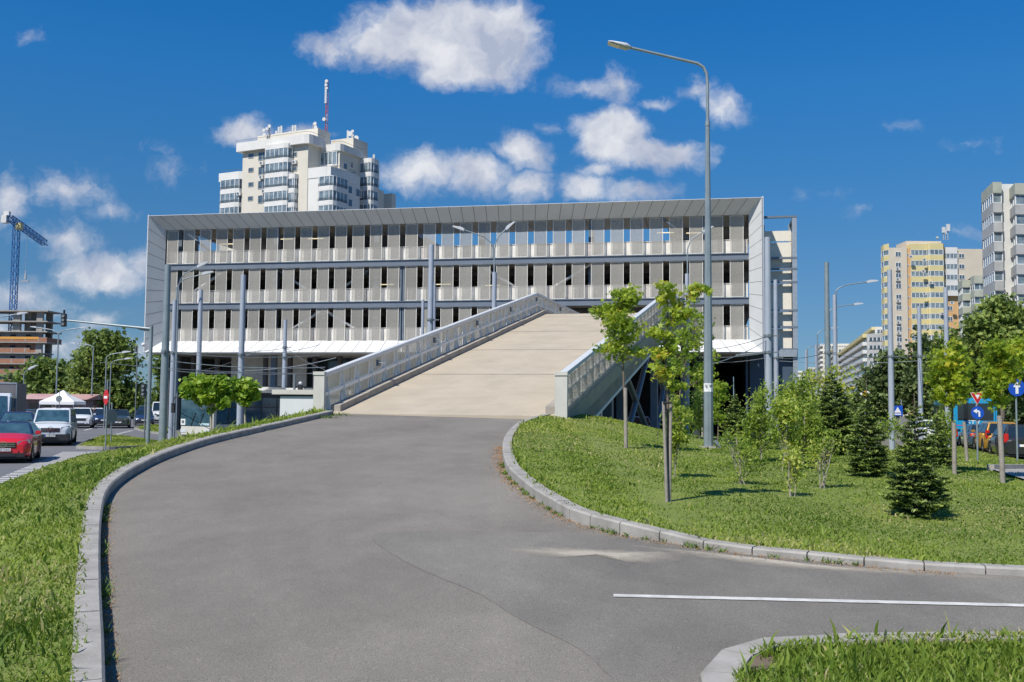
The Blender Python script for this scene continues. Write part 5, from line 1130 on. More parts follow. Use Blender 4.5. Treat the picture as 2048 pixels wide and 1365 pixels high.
def tree(name, lab, cat, D, trunk, r0, blobs, ntips, per, tipr, size, shape, m, group=None, tb=.45, tv=.28, br=True, up=.6, droop=.2, bark=None, zb=None, thick=1.0, shell=.5, brr=.25):
    T = [W(x, y, D) for x, y in trunk]
    if zb is not None: T[0].z = zb
    base = T[0].copy(); o = empty(name, base, 0, lab, cat, group); n = len(T)
    T = crom(T, 4); T = [p + Vector((random.uniform(-1, 1), random.uniform(-1, 1), 0)) * r0 * .25 if 0 < i < len(T) - 1 else p for i, p in enumerate(T)]
    loc = [p - base for p in T]; loc[0] = loc[0] - Vector((0, 0, .1)); mb = MB(); rr = [r0 * (1 - .8 * i / (len(loc) - 1)) for i in range(len(loc))]; rr[0] *= 1.25; mb.tube(loc, rr, 9); mb.build('trunk', bark or M_BARK, o)
    tp = tips_in(blobs, D, ntips, thick, shell) - np.array(base); zt = loc[-1].z; z0 = loc[0].z
    if br:
        mb = MB()
        for p in tp[:int(len(tp) * .7)]:
            q = Vector(p); hz_ = max(z0 + (zt - z0) * .22, min(zt, q.z - (abs(q.x) + abs(q.y)) * .55)); k = min(range(len(loc)), key=lambda i: abs(loc[i].z - hz_)); a = loc[k]
            L = (q - a).length; md = a.lerp(q, .5) + Vector((0, 0, -.06 * L)); mb.tube([a, md, q], [max(.004, r0 * brr), max(.003, r0 * brr * .6), .0022 + r0 * .04], 5, cap=False)
        mb.build('branches', bark or M_BARK, o)
    N_ = ntips * per; P = np.repeat(tp, per, 0) + RNG.normal(size=(N_, 3)) * np.array([tipr, tipr, tipr * .62])
    ti = tb + tv * (RNG.random(N_) - .5) + np.repeat(RNG.normal(size=ntips) * tv * .55, per)
    scatter('crown', P, size, shape, ti, m, o, up, droop); return o
def gz(x, y): return gcast(x, y, hr)
MG = 'young maples on the lawn'
tree('maple_tree', 'young maple with one thick stake, in front of the right ramp wall', 'tree', 21.0, [(1252,914),(1249,800),(1246,740),(1243,660),(1240,585)], .035, [(1243,612,34,34),(1240,655,42,32),(1208,625,24,16),(1262,672,28,22),(1235,700,38,22),(1270,708,22,14),(1262,590,13,18)], 100, 26, .08, .12, SH_MAPLE, M_MAPLE, MG, tb=.52, tv=.36)
tree('maple_tree', 'nearest young maple with two crossed stakes, open yellow-green crown', 'tree', gz(1337,1002).y, [(1337,1002),(1336,880),(1335,800),(1331,700),(1334,640),(1337,575)], .022, [(1332,588,22,24),(1390,586,24,14),(1348,630,20,26),(1374,622,13,28),(1300,668,34,12),(1340,692,30,22),(1326,742,28,18),(1348,772,22,14),(1318,708,16,14)], 84, 17, .045, .10, SH_MAPLE, M_MAPLE, MG, tb=.56, tv=.36, brr=.35)
tree('maple_tree', 'green maple filling the gap left of the tall lamp post', 'tree', 27.0, [(1358,885),(1358,800),(1372,720),(1385,650)], .03, [(1385,690,42,32),(1400,645,22,26),(1368,722,36,24),(1405,735,26,26),(1365,668,18,18)], 80, 20, .095, .12, SH_MAPLE, M_MAPLE, MG, tb=.36, tv=.35)
tree('maple_tree', 'thin maple right behind the tall lamp post', 'tree', 30.0, [(1405,872),(1405,790),(1412,730)], .025, [(1408,752,26,26),(1425,705,14,22),(1412,780,16,18)], 34, 18, .09, .12, SH_MAPLE, M_MAPLE, MG, tb=.42, tv=.35)
tree('maple_tree', 'small bushy maple just right of the tall lamp post', 'tree', 26.0, [(1436,872),(1437,820),(1438,775)], .018, [(1438,790,20,26),(1435,830,18,24),(1442,765,12,10)], 44, 18, .07, .10, SH_MAPLE, M_MAPLE, MG, tb=.40, tv=.35)
tree('maple_tree', 'yellow-green maple between the last pale pole and the blue bus', 'tree', 17.8, [(1908,952),(1906,860),(1903,780),(1898,700)], .028, [(1893,712,32,24),(1905,750,44,34),(1876,770,22,26),(1922,776,20,18),(1900,798,30,16),(1882,735,20,20),(1915,690,14,12)], 90, 20, .075, .12, SH_MAPLE, M_MAPLEY, MG, tb=.42, tv=.5)
tree('maple_tree', 'yellow-green maple left of the blue ahead-only sign', 'tree', 16.2, [(2004,968),(2000,860),(1997,780),(1993,695)], .028, [(1992,698,28,20),(1988,745,38,34),(2004,758,20,24),(1986,782,14,16),(2008,720,22,20),(1998,805,16,12)], 84, 20, .07, .115, SH_MAPLE, M_MAPLEY, MG, tb=.38, tv=.5)
tree('maple_tree', 'maple crown cut by the right edge above the blue sign', 'tree', 21.0, [(2062,925),(2060,820),(2055,720)], .03, [(2045,700,26,26),(2052,720,26,24),(2060,680,24,20)], 50, 20, .085, .12, SH_MAPLE, M_MAPLEY, MG, tb=.40, tv=.4)
tree('maple_tree', 'thin yellowish maple top left of the two-pole group', 'tree', 32.0, [(1625,880),(1626,800),(1632,750)], .022, [(1625,752,22,12),(1640,768,22,18),(1612,772,16,16)], 34, 16, .10, .12, SH_MAPLE, M_MAPLE, MG, tb=.68, tv=.4)
tree('maple_tree', 'thin yellowish maple rising between two thick poles', 'tree', 34.0, [(1668,880),(1668,800),(1670,740)], .022, [(1668,745,11,14),(1665,775,18,22),(1700,752,12,18),(1690,780,18,16)], 36, 14, .10, .12, SH_MAPLE, M_MAPLE, MG, tb=.70, tv=.4)
CG = 'round-crowned catalpas behind the left kerb'
for (D, tk, bl, lab) in ((25.5, [(424,858),(422,815),(420,785)], [(412,782,44,26),(400,770,26,18),(432,800,34,22),(440,775,26,20),(385,782,16,18)], 'bright green catalpa with the larger round crown, left of the pair'), (28.0, [(490,850),(490,815),(488,790)], [(484,780,30,20),(495,790,20,18),(465,778,20,18)], 'bright green catalpa with the smaller round crown, right of the pair')):
    tree('catalpa_tree', lab, 'tree', D, tk, .04, bl, 150, 26, .07, .13, SH_HEART, M_CATAL, CG, tb=.45, tv=.5, droop=.9, up=.9, bark=M_BARKL, zb=float(HL(W(tk[0][0], tk[0][1], D).x, D)))
# stakes
def stake(px0, y0, px1, y1, D, r, lab, z0=None, grp='tree stakes'):
    a, b = W(px0, y0, D), W(px1, y1, D); mb = MB(); mb.tube([Vector((0, 0, -.08)), (b - a) * .5, b - a], [r, r * .95, r * .92], 10); o = mb.build('tree_stake', M_STAKE); o.location = a; tag(o, lab, 'stake', grp)
stake(1252, 914, 1251, 776, 20.9, .042, 'round wooden stake at the maple before the ramp wall'); D0 = gz(1337, 1002).y
stake(1334, 1002, 1327, 804, D0 - .08, .022, 'left one of the crossed stakes at the nearest maple'); stake(1339, 1000, 1342, 804, D0 - .03, .022, 'right one of the crossed stakes at the nearest maple')
mb = MB(); p = W(1334, 806, D0 - .1); mb.tube([p + Vector((-.05, 0, 0)), p + Vector((.06, 0, 0))], .014, 6); tag(mb.build('tree_tie', M_BLK), 'dark tie binding the two stakes of the nearest maple', 'tree tie')
stake(1358, 882, 1357, 826, 26.8, .04, 'stake of the green maple left of the lamp post'); stake(1405, 872, 1404, 782, 29.8, .035, 'slim pale stake directly left of the lamp post')
stake(1909, 952, 1908, 846, 17.6, .04, 'stake under the yellow-green maple beside the bus'); stake(1934, 916, 1928, 844, 26, .045, 'leaning stake between maple and turn-left sign'); stake(2006, 968, 1999, 832, 16.0, .042, 'stake under the maple left of the ahead-only sign')
# firs
def fir(px, yb, ytop, D, r, lab, zb=None, nw=None, dens=1.0, m=None, grp='young firs on the lawn'):
    b = W(px, yb, D); b.z = float(HR(b.x, b.y)) if zb is None else zb; H = W(px, ytop, D).z - b.z
    o = empty('fir_tree', b, 0, lab, 'fir', grp); mb = MB(); mb.tube([(0, 0, -.1), (.01, .01, H * .5), (0, 0, H * 1.12)], [r * .055, r * .032, .004], 8); mb.build('trunk', M_BARK, o)
    P = []; Dr = []; T = []; tw = MB(); nw = nw or int(H / .062)
    for i in range(nw):
        f = i / nw; z = H * (.04 + .96 * f ** .95); L = r * (1.0 - f) ** .78 * (1.06 if f > .08 else .85) + .03; nb = max(4, int(8 * (1 - f) + 4)); a0_ = random.random() * 6.28
        for k in range(nb):
            a = a0_ + 6.283 * k / nb + random.uniform(-.2, .2); l = L * random.uniform(.55, 1.12); rise = .32 * f + .05; d = Vector((math.cos(a), math.sin(a), 0)); zz = z + random.uniform(-.035, .035)
            def pt(t): return d * l * t + Vector((0, 0, zz + l * (rise * t + .22 * t * t - .28 * t)))
            tw.tube([pt(0), pt(.5), pt(1)], [.006, .004, .002], 4, cap=False)
            sd_ = Vector((-d.y, d.x, 0)); ns = max(3, int(l / .045))
            for j in range(ns):
                t = .18 + .82 * (j + .5) / ns; p = pt(t); sl = l * .46 * (1.05 - t) + .03
                for sg in (-1, 1, 0):
                    dd = (d * (.75 if sg else 1) + sd_ * sg * .8 + Vector((0, 0, random.uniform(-.12, .38)))).normalized(); m_ = max(2, int(sl / .016 * dens))
                    for q in range(m_):
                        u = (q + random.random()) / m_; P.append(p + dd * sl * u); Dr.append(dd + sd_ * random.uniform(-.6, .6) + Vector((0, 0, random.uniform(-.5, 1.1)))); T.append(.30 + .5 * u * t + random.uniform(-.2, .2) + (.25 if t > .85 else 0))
    tw.build('branches', M_BARK, o)
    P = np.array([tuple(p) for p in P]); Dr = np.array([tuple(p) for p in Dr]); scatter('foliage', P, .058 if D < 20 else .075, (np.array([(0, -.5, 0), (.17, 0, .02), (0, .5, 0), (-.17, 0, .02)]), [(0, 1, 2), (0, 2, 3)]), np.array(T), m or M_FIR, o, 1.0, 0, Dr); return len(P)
nf = fir(1832, 1032, 812, gz(1832,1032).y, .40, 'nearest dark fir, at the right with its shadow on the lawn', dens=1.25)
nf += fir(1735, 952, 775, gz(1735,952).y, .43, 'second fir with bare soil at its foot, behind the nearest one', dens=1.1)
nf += fir(1665, 925, 745, 22.5, .70, 'widest dark fir behind the leafy saplings', dens=.8)
nf += fir(1470, 885, 790, 33, .50, 'small dark fir under the right end of the canopy', dens=.7)
nf += fir(1875, 940, 830, 19.5, .36, 'half hidden fir right behind the nearest one', dens=.8)
# shrubs and saplings
def shrub(px, yb, D, blobs, n, per, size, lab, tb=.5, tipr=.05, r=.008, stems=4, m=None, shape=None, tv=.45):
    b = W(px, yb, D); b.z = float(HR(b.x, b.y)); o = empty('sapling_shrub', b, 0, lab, 'shrub', 'leafy saplings on the lawn'); tp = tips_in(blobs, D, n, 1, .6) - np.array(b); mb = MB()
    for s_ in range(stems):
        t = Vector(tp[np.argmax(tp[:, 2] + RNG.random(n) * .5)]); mb.tube([(random.uniform(-.04, .04), random.uniform(-.04, .04), -.05), t * .45 + Vector((random.uniform(-.05, .05), random.uniform(-.05, .05), 0)), t], [r, r * .8, r * .3], 6)
    for p in tp: q = Vector(p); a = Vector((q.x * .25, q.y * .25, max(.05, q.z * .55))); mb.tube([a, q], [r * .45, .0018], 4, cap=False)
    mb.build('stems', M_BARKL, o); per = int(per * 1.7); N_ = n * per; P = np.repeat(tp, per, 0) + RNG.normal(size=(N_, 3)) * np.array([tipr, tipr, tipr * 1.3]); ti = tb + tv * (RNG.random(N_) - .5) + np.repeat(RNG.normal(size=n) * tv * .4, per)
    P[:, 2] = np.maximum(P[:, 2], .03); scatter('foliage', P, size, shape or SH_OVAL, ti, m or M_SHRUB, o, .5, -.5)
shrub(1352, 954, gz(1352,954).y, [(1355,810,14,18),(1350,850,20,26),(1368,835,18,14),(1345,885,12,26),(1360,875,16,16)], 46, 16, .075, 'slim bright green sapling just right of the crossed stakes', tb=.55, stems=2)
shrub(1400, 868, 28, [(1395,800,28,20),(1410,825,26,22),(1385,830,20,20),(1400,850,20,14)], 50, 14, .09, 'low leafy shrub left of the lamp post foot', tb=.48, tipr=.07)
shrub(1486, 968, gz(1486,968).y, [(1460,875,22,16),(1490,905,24,20),(1475,935,20,16),(1500,940,16,14),(1515,925,20,10)], 34, 11, .06, 'sparse low sapling with bare twigs on a soil ring, right of the lamp post', tb=.45, stems=5)
shrub(1518, 930, 20, [(1520,795,28,20),(1520,835,34,26),(1515,875,30,24),(1500,850,18,20)], 80, 18, .075, 'tall dense sapling standing before the thick pale pole', tb=.45, tipr=.07, stems=4)
shrub(1584, 992, gz(1584,992).y, [(1575,915,14,16),(1590,930,16,18),(1580,955,14,14)], 20, 10, .07, 'small yellow-green sapling nearest to the drive', tb=.92, stems=4, tv=.3)
shrub(1566, 945, 18, [(1565,820,22,24),(1575,850,24,24),(1555,870,16,20),(1580,885,14,14)], 54, 14, .085, 'sapling with long drooping pale leaves right of the thick pale pole', tb=.65, stems=3, tipr=.06)
shrub(1608, 935, 19.5, [(1605,830,34,28),(1600,870,34,26),(1625,850,26,24),(1615,890,24,18)], 90, 16, .075, 'broad leafy sapling in the middle of the planting', tb=.5, stems=5, tipr=.07)
shrub(1643, 976, gz(1643,976).y, [(1640,905,22,20),(1660,880,22,20),(1625,920,14,14),(1672,900,14,14)], 34, 10, .06, 'thin multi-stemmed sapling with a bare lower half, left of the second fir', tb=.6, stems=5)
shrub(1595, 868, 29, [(1575,790,36,26),(1605,800,40,26),(1560,820,24,24),(1640,815,34,26),(1590,835,50,22),(1600,770,24,14)], 120, 16, .11, 'large leafy bush behind the other saplings below the stair tower', tb=.55, stems=6, tipr=.12)
shrub(1885, 915, 22, [(1885,845,20,26),(1880,880,22,24),(1895,870,12,22)], 44, 14, .085, 'leafy bush behind the nearest fir at its right', tb=.42, tipr=.07)
shrub(1530, 900, 24, [(1530,850,20,24),(1545,875,20,18)], 36, 12, .08, 'shrub at the foot of the thick pale pole', tb=.4, tipr=.07)
shrub(1700, 900, 26, [(1700,850,36,24),(1770,855,30,22),(1720,875,40,18)], 80, 14, .09, 'low bush between the second fir and the poles', tb=.35, tipr=.09)
# ---- big trees
def big(lab, D, trunk, r0, blobs, n, per, tipr, size, m, tb=.5, tv=.4, name='broadleaf_tree', thick=1.0, grp=None):
    tree(name, lab, 'tree', D, trunk, r0, blobs, n, per, tipr, size, SH_CLUMP, m, grp, tb, tv, True, .5, 0, None, 0.0, thick, .55, .22)
big('tall bushy plane tree left of the traffic light mast', 125, [(215,840),(215,780),(212,700)], .35, [(208,688,32,30),(195,725,44,34),(235,730,46,38),(262,782,30,34),(170,770,34,34),(205,790,62,40),(240,700,24,22),(160,810,30,26),(265,820,24,20)], 330, 26, .62, .62, M_FAR, tb=.62, tv=.55)
big('broad dark round tree beside the unfinished building', 140, [(85,845),(85,790),(88,730)], .4, [(88,740,44,32),(120,765,38,30),(55,765,34,34),(95,790,66,36),(50,800,30,26),(135,800,28,26)], 300, 26, .75, .7, M_FAR, tb=.38, tv=.4)
big('green tree between the round tree and the plane tree', 150, [(145,840),(145,790),(148,750)], .3, [(148,765,26,26),(150,800,34,30),(128,780,18,22)], 110, 26, .7, .7, M_FAR, tb=.45, tv=.4)
big('narrow dark poplar in the gap beside the traffic light mast', 135, [(325,838),(325,790),(325,720)], .2, [(325,735,9,34),(327,775,12,34),(322,805,16,24)], 90, 24, .5, .55, M_FAR, tb=.4, name='poplar_tree')
big('distant tree at the end of the left street', 230, [(308,828),(308,812)], .3, [(306,808,14,16),(292,815,14,12),(335,812,20,18),(345,800,10,20)], 80, 24, 1.0, .9, M_FAR, tb=.5)
big('low tree seen through the ground floor left of the ramp', 112, [(600,830),(600,780)], .25, [(598,750,26,26),(585,775,24,22),(612,775,22,24)], 80, 24, .6, .6, M_FARD, tb=.6)
big('tall light green tree below the grey block at the right edge', 78, [(2000,880),(2002,780),(2000,640)], .3, [(1995,612,30,22),(1965,655,34,30),(2025,640,40,36),(1995,690,56,36),(2040,690,36,44)], 330, 24, .42, .40, M_FAR, tb=.72, tv=.5)
big('wide green tree below the yellow block', 84, [(1925,880),(1928,780),(1925,710)], .3, [(1905,690,34,28),(1935,720,50,36),(1890,740,34,34),(1970,760,46,36),(1925,790,60,34),(2020,780,50,50)], 300, 24, .48, .44, M_FAR, tb=.48, tv=.45)
big('pointed dark evergreen left of the wide green tree', 108, [(1846,870),(1846,790),(1846,690)], .25, [(1846,690,12,26),(1846,725,20,30),(1842,765,28,34),(1850,805,30,30)], 150, 26, .5, .5, M_FARD, tb=.45, tv=.4, name='evergreen_tree')
big('dark rounded tree between the two pale poles', 112, [(1785,870),(1785,800),(1782,730)], .3, [(1785,722,26,22),(1768,752,30,26),(1805,757,28,28),(1785,795,46,34)], 170, 26, .6, .58, M_FARD, tb=.6, tv=.45)
big('dark tree left of the tall pale pole before the far slab block', 118, [(1745,870),(1745,800),(1745,760)], .3, [(1745,765,22,18),(1735,795,34,26),(1755,815,40,26)], 120, 26, .6, .6, M_FARD, tb=.45, tv=.4)
big('low street tree behind the priority sign', 100, [(1700,870),(1700,830)], .2, [(1695,820,24,18),(1715,835,30,20)], 60, 24, .5, .5, M_FARD, tb=.5)
big('low tree far behind the stair tower foot', 150, [(1600,850),(1600,820)], .2, [(1598,812,26,14),(1630,815,24,16)], 60, 24, .7, .7, M_FAR, tb=.55)
big('dark tree mass behind the right-hand traffic', 95, [(2030,880),(2030,830)], .3, [(2000,830,60,30),(2050,820,40,44),(1950,845,40,22),(2090,780,50,80)], 160, 24, .6, .6, M_FARD, tb=.4)

big('row of distant trees closing the far left end of the street', 210, [(40,830),(40,800)], .4, [(-20,805,60,30),(40,812,50,22),(110,815,60,22),(180,815,60,24),(250,818,50,20),(290,822,40,18)], 200, 22, 1.2, 1.0, M_FAR, tb=.4)
big('distant tree line seen under the left end of the parking building', 190, [(420,830),(420,805)], .4, [(370,808,40,28),(430,805,50,34),(500,808,50,28)], 140, 22, 1.0, .95, M_FARD, tb=.5)
big('distant tree line seen under the right end of the parking building', 200, [(1380,845),(1380,810)], .4, [(1300,815,60,24),(1380,812,60,30),(1450,815,50,24),(1520,815,40,20),(1570,820,50,16)], 140, 22, 1.0, .95, M_FAR, tb=.5)
# ---------------------------------------------------------------- vehicles
def paint(name, c, metal=.0, rough=.28): return mat('paint_' + name, c, rough, metal=metal, var=.0, coat=.8)
M_GL = mat('car_glass', (.015, .025, .032), .05, var=0, spec=1.0); M_GLB = mat('car_glass_blue', (.06, .13, .17), .06, c2=(.02, .05, .07), scale=2.5, spec=1.0)
M_TYRE = mat('tyre', (.02, .02, .02), .85, var=.1); M_RIM = mat('alloy_rim', (.50, .51, .53), .3, metal=.7, var=.0); M_CHR = mat('chrome', (.75, .76, .78), .12, metal=1, var=0)
M_HL = mat('headlamp', (.62, .66, .68), .08, var=0, spec=1); M_TL = mat('tail_lamp', (.50, .015, .015), .15, var=0, spec=.8); M_PLATE = mat('plate_white', (.78, .78, .76), .5, var=0); M_PLAST = mat('black_trim', (.025, .026, .028), .55, var=.1)
M_ORL = mat('indicator_orange', (.85, .35, .02), .2, var=0)
TYRE = {}
def wheel(par, x, y, r, w=.21):
    s_ = 1 if x > 0 else -1; key = (r, s_)
    if key not in TYRE:
        mb = MB(); n = 22
        prof = [(-w / 2, r * .66), (-w / 2, r * .92), (-w / 2 + .03, r), (w / 2 - .03, r), (w / 2, r * .92), (w / 2, r * .66)]
        mb.loft([[(px, pr * math.cos(6.2832 * k / n), pr * math.sin(6.2832 * k / n)) for k in range(n)] for px, pr in prof], 0, caps=False); t_ = mb.build('wheel', M_TYRE)
        mb = MB(); mb.disc((s_ * (w / 2 - .05), 0, 0), (s_, 0, 0), r * .66, .01, 20, 1)
        for k in range(5):
            a = 6.2832 * k / 5; mb.beam((s_ * (w / 2 - .028), 0, 0), (s_ * (w / 2 - .028), r * .62 * math.cos(a), r * .62 * math.sin(a)), .07, .03, 0, up=(1, 0, 0))
        mb.loft([[(s_ * (w / 2 - .02), q * math.cos(6.2832 * k / n), q * math.sin(6.2832 * k / n)) for k in range(n)] for q in (r * .60, r * .67)], 0, caps=False); mb.disc((s_ * (w / 2 - .03), 0, 0), (s_, 0, 0), r * .14, .015, 10, 0)
        mb.build('rim', [M_RIM, M_PLAST], t_); TYRE[key] = t_; o = t_
    else:
        o = TYRE[key].copy(); COL.objects.link(o); c = TYRE[key].children[0].copy(); COL.objects.link(c); c.parent = o
    o.parent = par; o.location = (x, y, r); return o
def star(par, loc, r, y):
    mb = MB(); n = 20; mb.loft([[(loc[0] + q * math.cos(6.2832 * k / n), y, loc[2] + q * math.sin(6.2832 * k / n)) for k in range(n)] for q in (r * .84, r)], 0, caps=False)
    for k in range(3): a = math.pi / 2 + k * 2.0944; mb.prism([(loc[0] + .12 * r * math.sin(a), y, loc[2] - .12 * r * math.cos(a)), (loc[0] + r * .9 * math.cos(a), y, loc[2] + r * .9 * math.sin(a)), (loc[0] - .12 * r * math.sin(a), y, loc[2] + .12 * r * math.cos(a))], (0, -.012, 0))
    mb.build('emblem', M_CHR, par)
def car(name, lab, loc, rz, pt, L=4.3, Wd=1.8, H=1.5, hf=.72, hc=.98, belt=.98, wsb=-.95, rf=-.25, rr=1.35, rb=1.95, deck=1.0, wb=2.65, r=.33, cat='car', group=None, zb=.20, grille='slots', star_r=0, plate='', front=True, lower=None, roofc=None, tail='wide', nwin=2, glass=None, tw=.72, hl=None, z=0):
    o = empty(name, (loc[0], loc[1], z), rz, lab, cat, group); w = Wd / 2; y0, y1 = -L / 2, L / 2
    st = [(y0, .74, hf - .20, hf - .14), (y0 + .07, .90, hf - .06, hf - .02), (y0 + .30, .975, hf + .02, hf + .07), (y0 + .62, 1.0, hf + .06, hf + .12), ((y0 + wsb) / 2 + .1, 1.0, (hf + hc) / 2 + .03, (hf + hc) / 2 + .10), (wsb, .985, belt - .02, hc), (0, 1.0, belt, belt + .01), (rb - .05, 1.0, belt + .02, max(deck, belt)), (y1 - .35, .98, deck - .03, deck + .02), (y1 - .10, .93, deck - .12, deck - .06), (y1, .84, deck - .24, deck - .18)]
    rings = []
    for (y, k, zs, zt) in st:
        b = zb + (.06 if abs(y) > L / 2 - .2 else 0); ww = w * k; zm = b + (zs - b) * .45
        h_ = [(ww * .90, b), (ww * .985, b + .08), (ww, zm), (ww * .985, zs - .10), (ww * .93, zs), (ww * .62, zt), (ww * .2, zt + .02)]
        rings.append([(-x, y, zz) for x, zz in h_] + [(x, y, zz) for x, zz in h_[::-1]])
    mb = MB(); mb.loft(rings, 0); mb.build('body', pt, o)
    if lower:
        mb = MB(); mb.b2(-w * .96, w * .96, y0 - .015, y0 + .30, zb + .0, zb + .42); mb.build('bumper', lower, o, bevel=.05)
    mb = MB(); mb.b2(-w * .93, w * .93, y0 + .06, y1 - .06, zb - .04, zb + .03); mb.b2(-w * .8, w * .8, y0 - .005, y0 + .1, zb + .03, zb + .17); mb.build('sill', M_PLAST, o)
    # greenhouse
    bw, tw_ = w * .93, w * tw; zc = belt - .03
    def gring(t): 
        f = lambda a, b: a + (b - a) * t
        return [(-f(bw, tw_), f(wsb, rf), f(zc, H - .06)), (f(bw, tw_), f(wsb, rf), f(zc, H - .06)), (f(bw, tw_), f(rb, rr), f(zc, H - .06)), (-f(bw, tw_), f(rb, rr), f(zc, H - .06))]
    g0, g1 = gring(0), gring(1); mb = MB(); mb.loft([g0, gring(.5), g1, [(x * .93, y * .93 + (rf + rr) * .035, H) for x, y, zz in g1]], 0, sm=False); mb.build('cabin', roofc or pt, o, bevel=.03)
    gm = glass or M_GL
    def gq(a, b, c, d, ins, off, nm):
        a, b, c, d = map(Vector, (a, b, c, d)); ct = (a + b + c + d) / 4; nn = (b - a).cross(d - a).normalized()
        if nn.dot(ct - Vector((0, (wsb + rb) / 2, (belt + H) / 2))) < 0: nn = -nn
        q = [p.lerp(ct, ins) + nn * off for p in (a, b, c, d)]; mb = MB(); mb.prism(q, nn * .006); return mb.build(nm, gm, o)
    gq(g0[0], g0[1], g1[1], g1[0], .09, .012, 'windscreen'); gq(g0[3], g0[2], g1[2], g1[3], .12, .012, 'rear_window')
    for s_ in (-1, 1):
        A, B, C_, D_ = [Vector(p) for p in ((s_ * bw, wsb + .12, zc + .05), (s_ * bw, rb - .12, zc + .05), (s_ * tw_, rr - .05, H - .10), (s_ * tw_, rf + .05, H - .10))]
        for k in range(nwin):
            t0, t1 = k / nwin + .012, (k + 1) / nwin - .012; gq(A.lerp(B, t0), A.lerp(B, t1), D_.lerp(C_, t1), D_.lerp(C_, t0), .03, .018, 'side_window')
        for y in (-wb / 2, wb / 2):
            mb = MB(); n = 16; mb.prism([(s_ * (w * .985), y + (r + .07) * math.cos(math.pi * k / n), max(zb - .02, r + (r + .07) * math.sin(math.pi * k / n))) for k in range(n + 1)], (s_ * w * .022, 0, 0)); mb.build('wheel_arch', M_PLAST, o)
            wheel(o, s_ * (w - .095), y, r)
        mb = MB(); mb.box((s_ * (w + .10), wsb + .18, belt + .06), (.20, .09, .14)); mb.build('mirror', pt if not lower else M_PLAST, o, bevel=.02)
        # lamps
        mb = MB(); hz_ = hf - .06; mb.prism([(s_ * w * .50, y0 - .012, hz_ - .10), (s_ * w * .52, y0 - .012, hz_), (s_ * w * .93, y0 + .17, hz_ + .08), (s_ * w * .95, y0 + .19, hz_ - .04), (s_ * w * .80, y0 + .04, hz_ - .11)][::s_], (0, .12, .0)); mb.build('headlight', hl or M_HL, o)
        mb = MB()
        if tail == 'tall': mb.b2(s_ * w * .74, s_ * w * .96, y1 - .16, y1 - .035, deck - .30, deck + .12)
        else: mb.b2(s_ * w * .52, s_ * w * .93, y1 - .14, y1 - .03, deck - .28, deck - .10)
        mb.build('tail_light', M_TL, o, bevel=.02)
    # front
    zg = hf - .16; mb = MB()
    mb.b2(-w * .46, w * .46, y0 - .02, y0 + .05, zg - .13, zg + .07, 0)
    for k in range(3 if grille == 'slots' else 2): zz = zg - .09 + k * .065; mb.b2(-w * .44, w * .44, y0 - .035, y0 - .02, zz, zz + .022, 1)
    mb.build('grille', [M_PLAST, M_CHR], o)
    if star_r: star(o, (0, 0, zg - .01), star_r, y0 - .05)
    mb = MB()
    for s_ in (-1, 1): mb.prism([(s_ * w * .50, y0 - .01, zb + .10), (s_ * w * .86, y0 + .04, zb + .14), (s_ * w * .84, y0 + .04, zb + .27), (s_ * w * .56, y0 - .01, zb + .24)][::s_], (0, .05, 0))
    mb.b2(-w * .45, w * .45, y0 - .015, y0 + .04, zb + .05, zb + .17); mb.build('air_intake', M_PLAST, o)
    for yy, sg in ((y0 - .03, -1), (y1 + .0, 1)):
        zz = zb + .30 if sg < 0 else deck - .42; mb = MB(); mb.b2(-.26, .26, yy, yy + sg * .012, zz - .055, zz + .055); mb.b2(-.26 if sg < 0 else .22, -.22 if sg < 0 else .26, yy + sg * .013, yy + sg * .014, zz - .055, zz + .055, 1); p_ = mb.build('licence_plate', [M_PLATE, M_BLUES], o)
        if plate: text(plate, .10, (.02, yy + sg * .016, zz), (R(90), 0, 0 if sg < 0 else R(180)), M_BLK, p_, ext=.001)
    return o
RZL = R(19.8); RZR = R(164.4)
def at0(px, D, z=0): return (XA(px, D, z + .5), D)
def front_loc(px, D, L, rz):  # place so the front (or rear) face centre stands at column px and depth D
    x, y = at0(px, D); d = Vector((-math.sin(rz), math.cos(rz))) * L / 2; return (x + d.x, y + d.y)
P_RED = paint('red', (.62, .015, .03)); P_SIL = paint('silver', (.64, .67, .70), .1); P_WHI = paint('white', (.66, .68, .70)); P_DBL = paint('dark_blue', (.025, .045, .11), .2); P_BLA = paint('black', (.022, .024, .028), .1); P_GRN = paint('dark_green', (.05, .065, .06), .2)
P_GOLD = paint('gold', (.45, .24, .035), .3); P_YEL = paint('yellow', (.70, .62, .03)); P_STE = paint('steel_blue', (.06, .11, .17), .25); P_LGR = paint('light_grey_blue', (.42, .48, .54), .1); P_CYAN = paint('bus_blue', (.01, .29, .52), 0, .35); P_CREAM = paint('bus_cream', (.62, .60, .53), 0, .4)
GL = 'cars on the left street'; GR = 'cars queuing on the right street'
car('parked_car', 'red compact crossover with a three-pointed star grille, nearest on the left street', front_loc(6, 37.3, 4.4, RZL), RZL, P_RED, L=4.4, Wd=1.84, H=1.50, hf=.86, hc=1.06, belt=1.03, star_r=.125, plate='B 57 CAO', lower=None, roofc=P_DBL, group=GL, wsb=-.85, rf=-.1, rr=1.4, rb=2.0, glass=M_GLB)
car('minivan', 'silver passenger van with dark bumper behind the red car', front_loc(100, 51.5, 5.1, RZL), RZL, P_SIL, L=5.1, Wd=1.93, H=1.90, hf=1.00, hc=1.22, belt=1.18, star_r=.15, plate='B 158 CTM', lower=M_PLAST, cat='van', wsb=-1.75, rf=-1.0, rr=2.35, rb=2.48, deck=1.25, wb=3.2, nwin=3, tw=.84, glass=M_GLB, zb=.22)
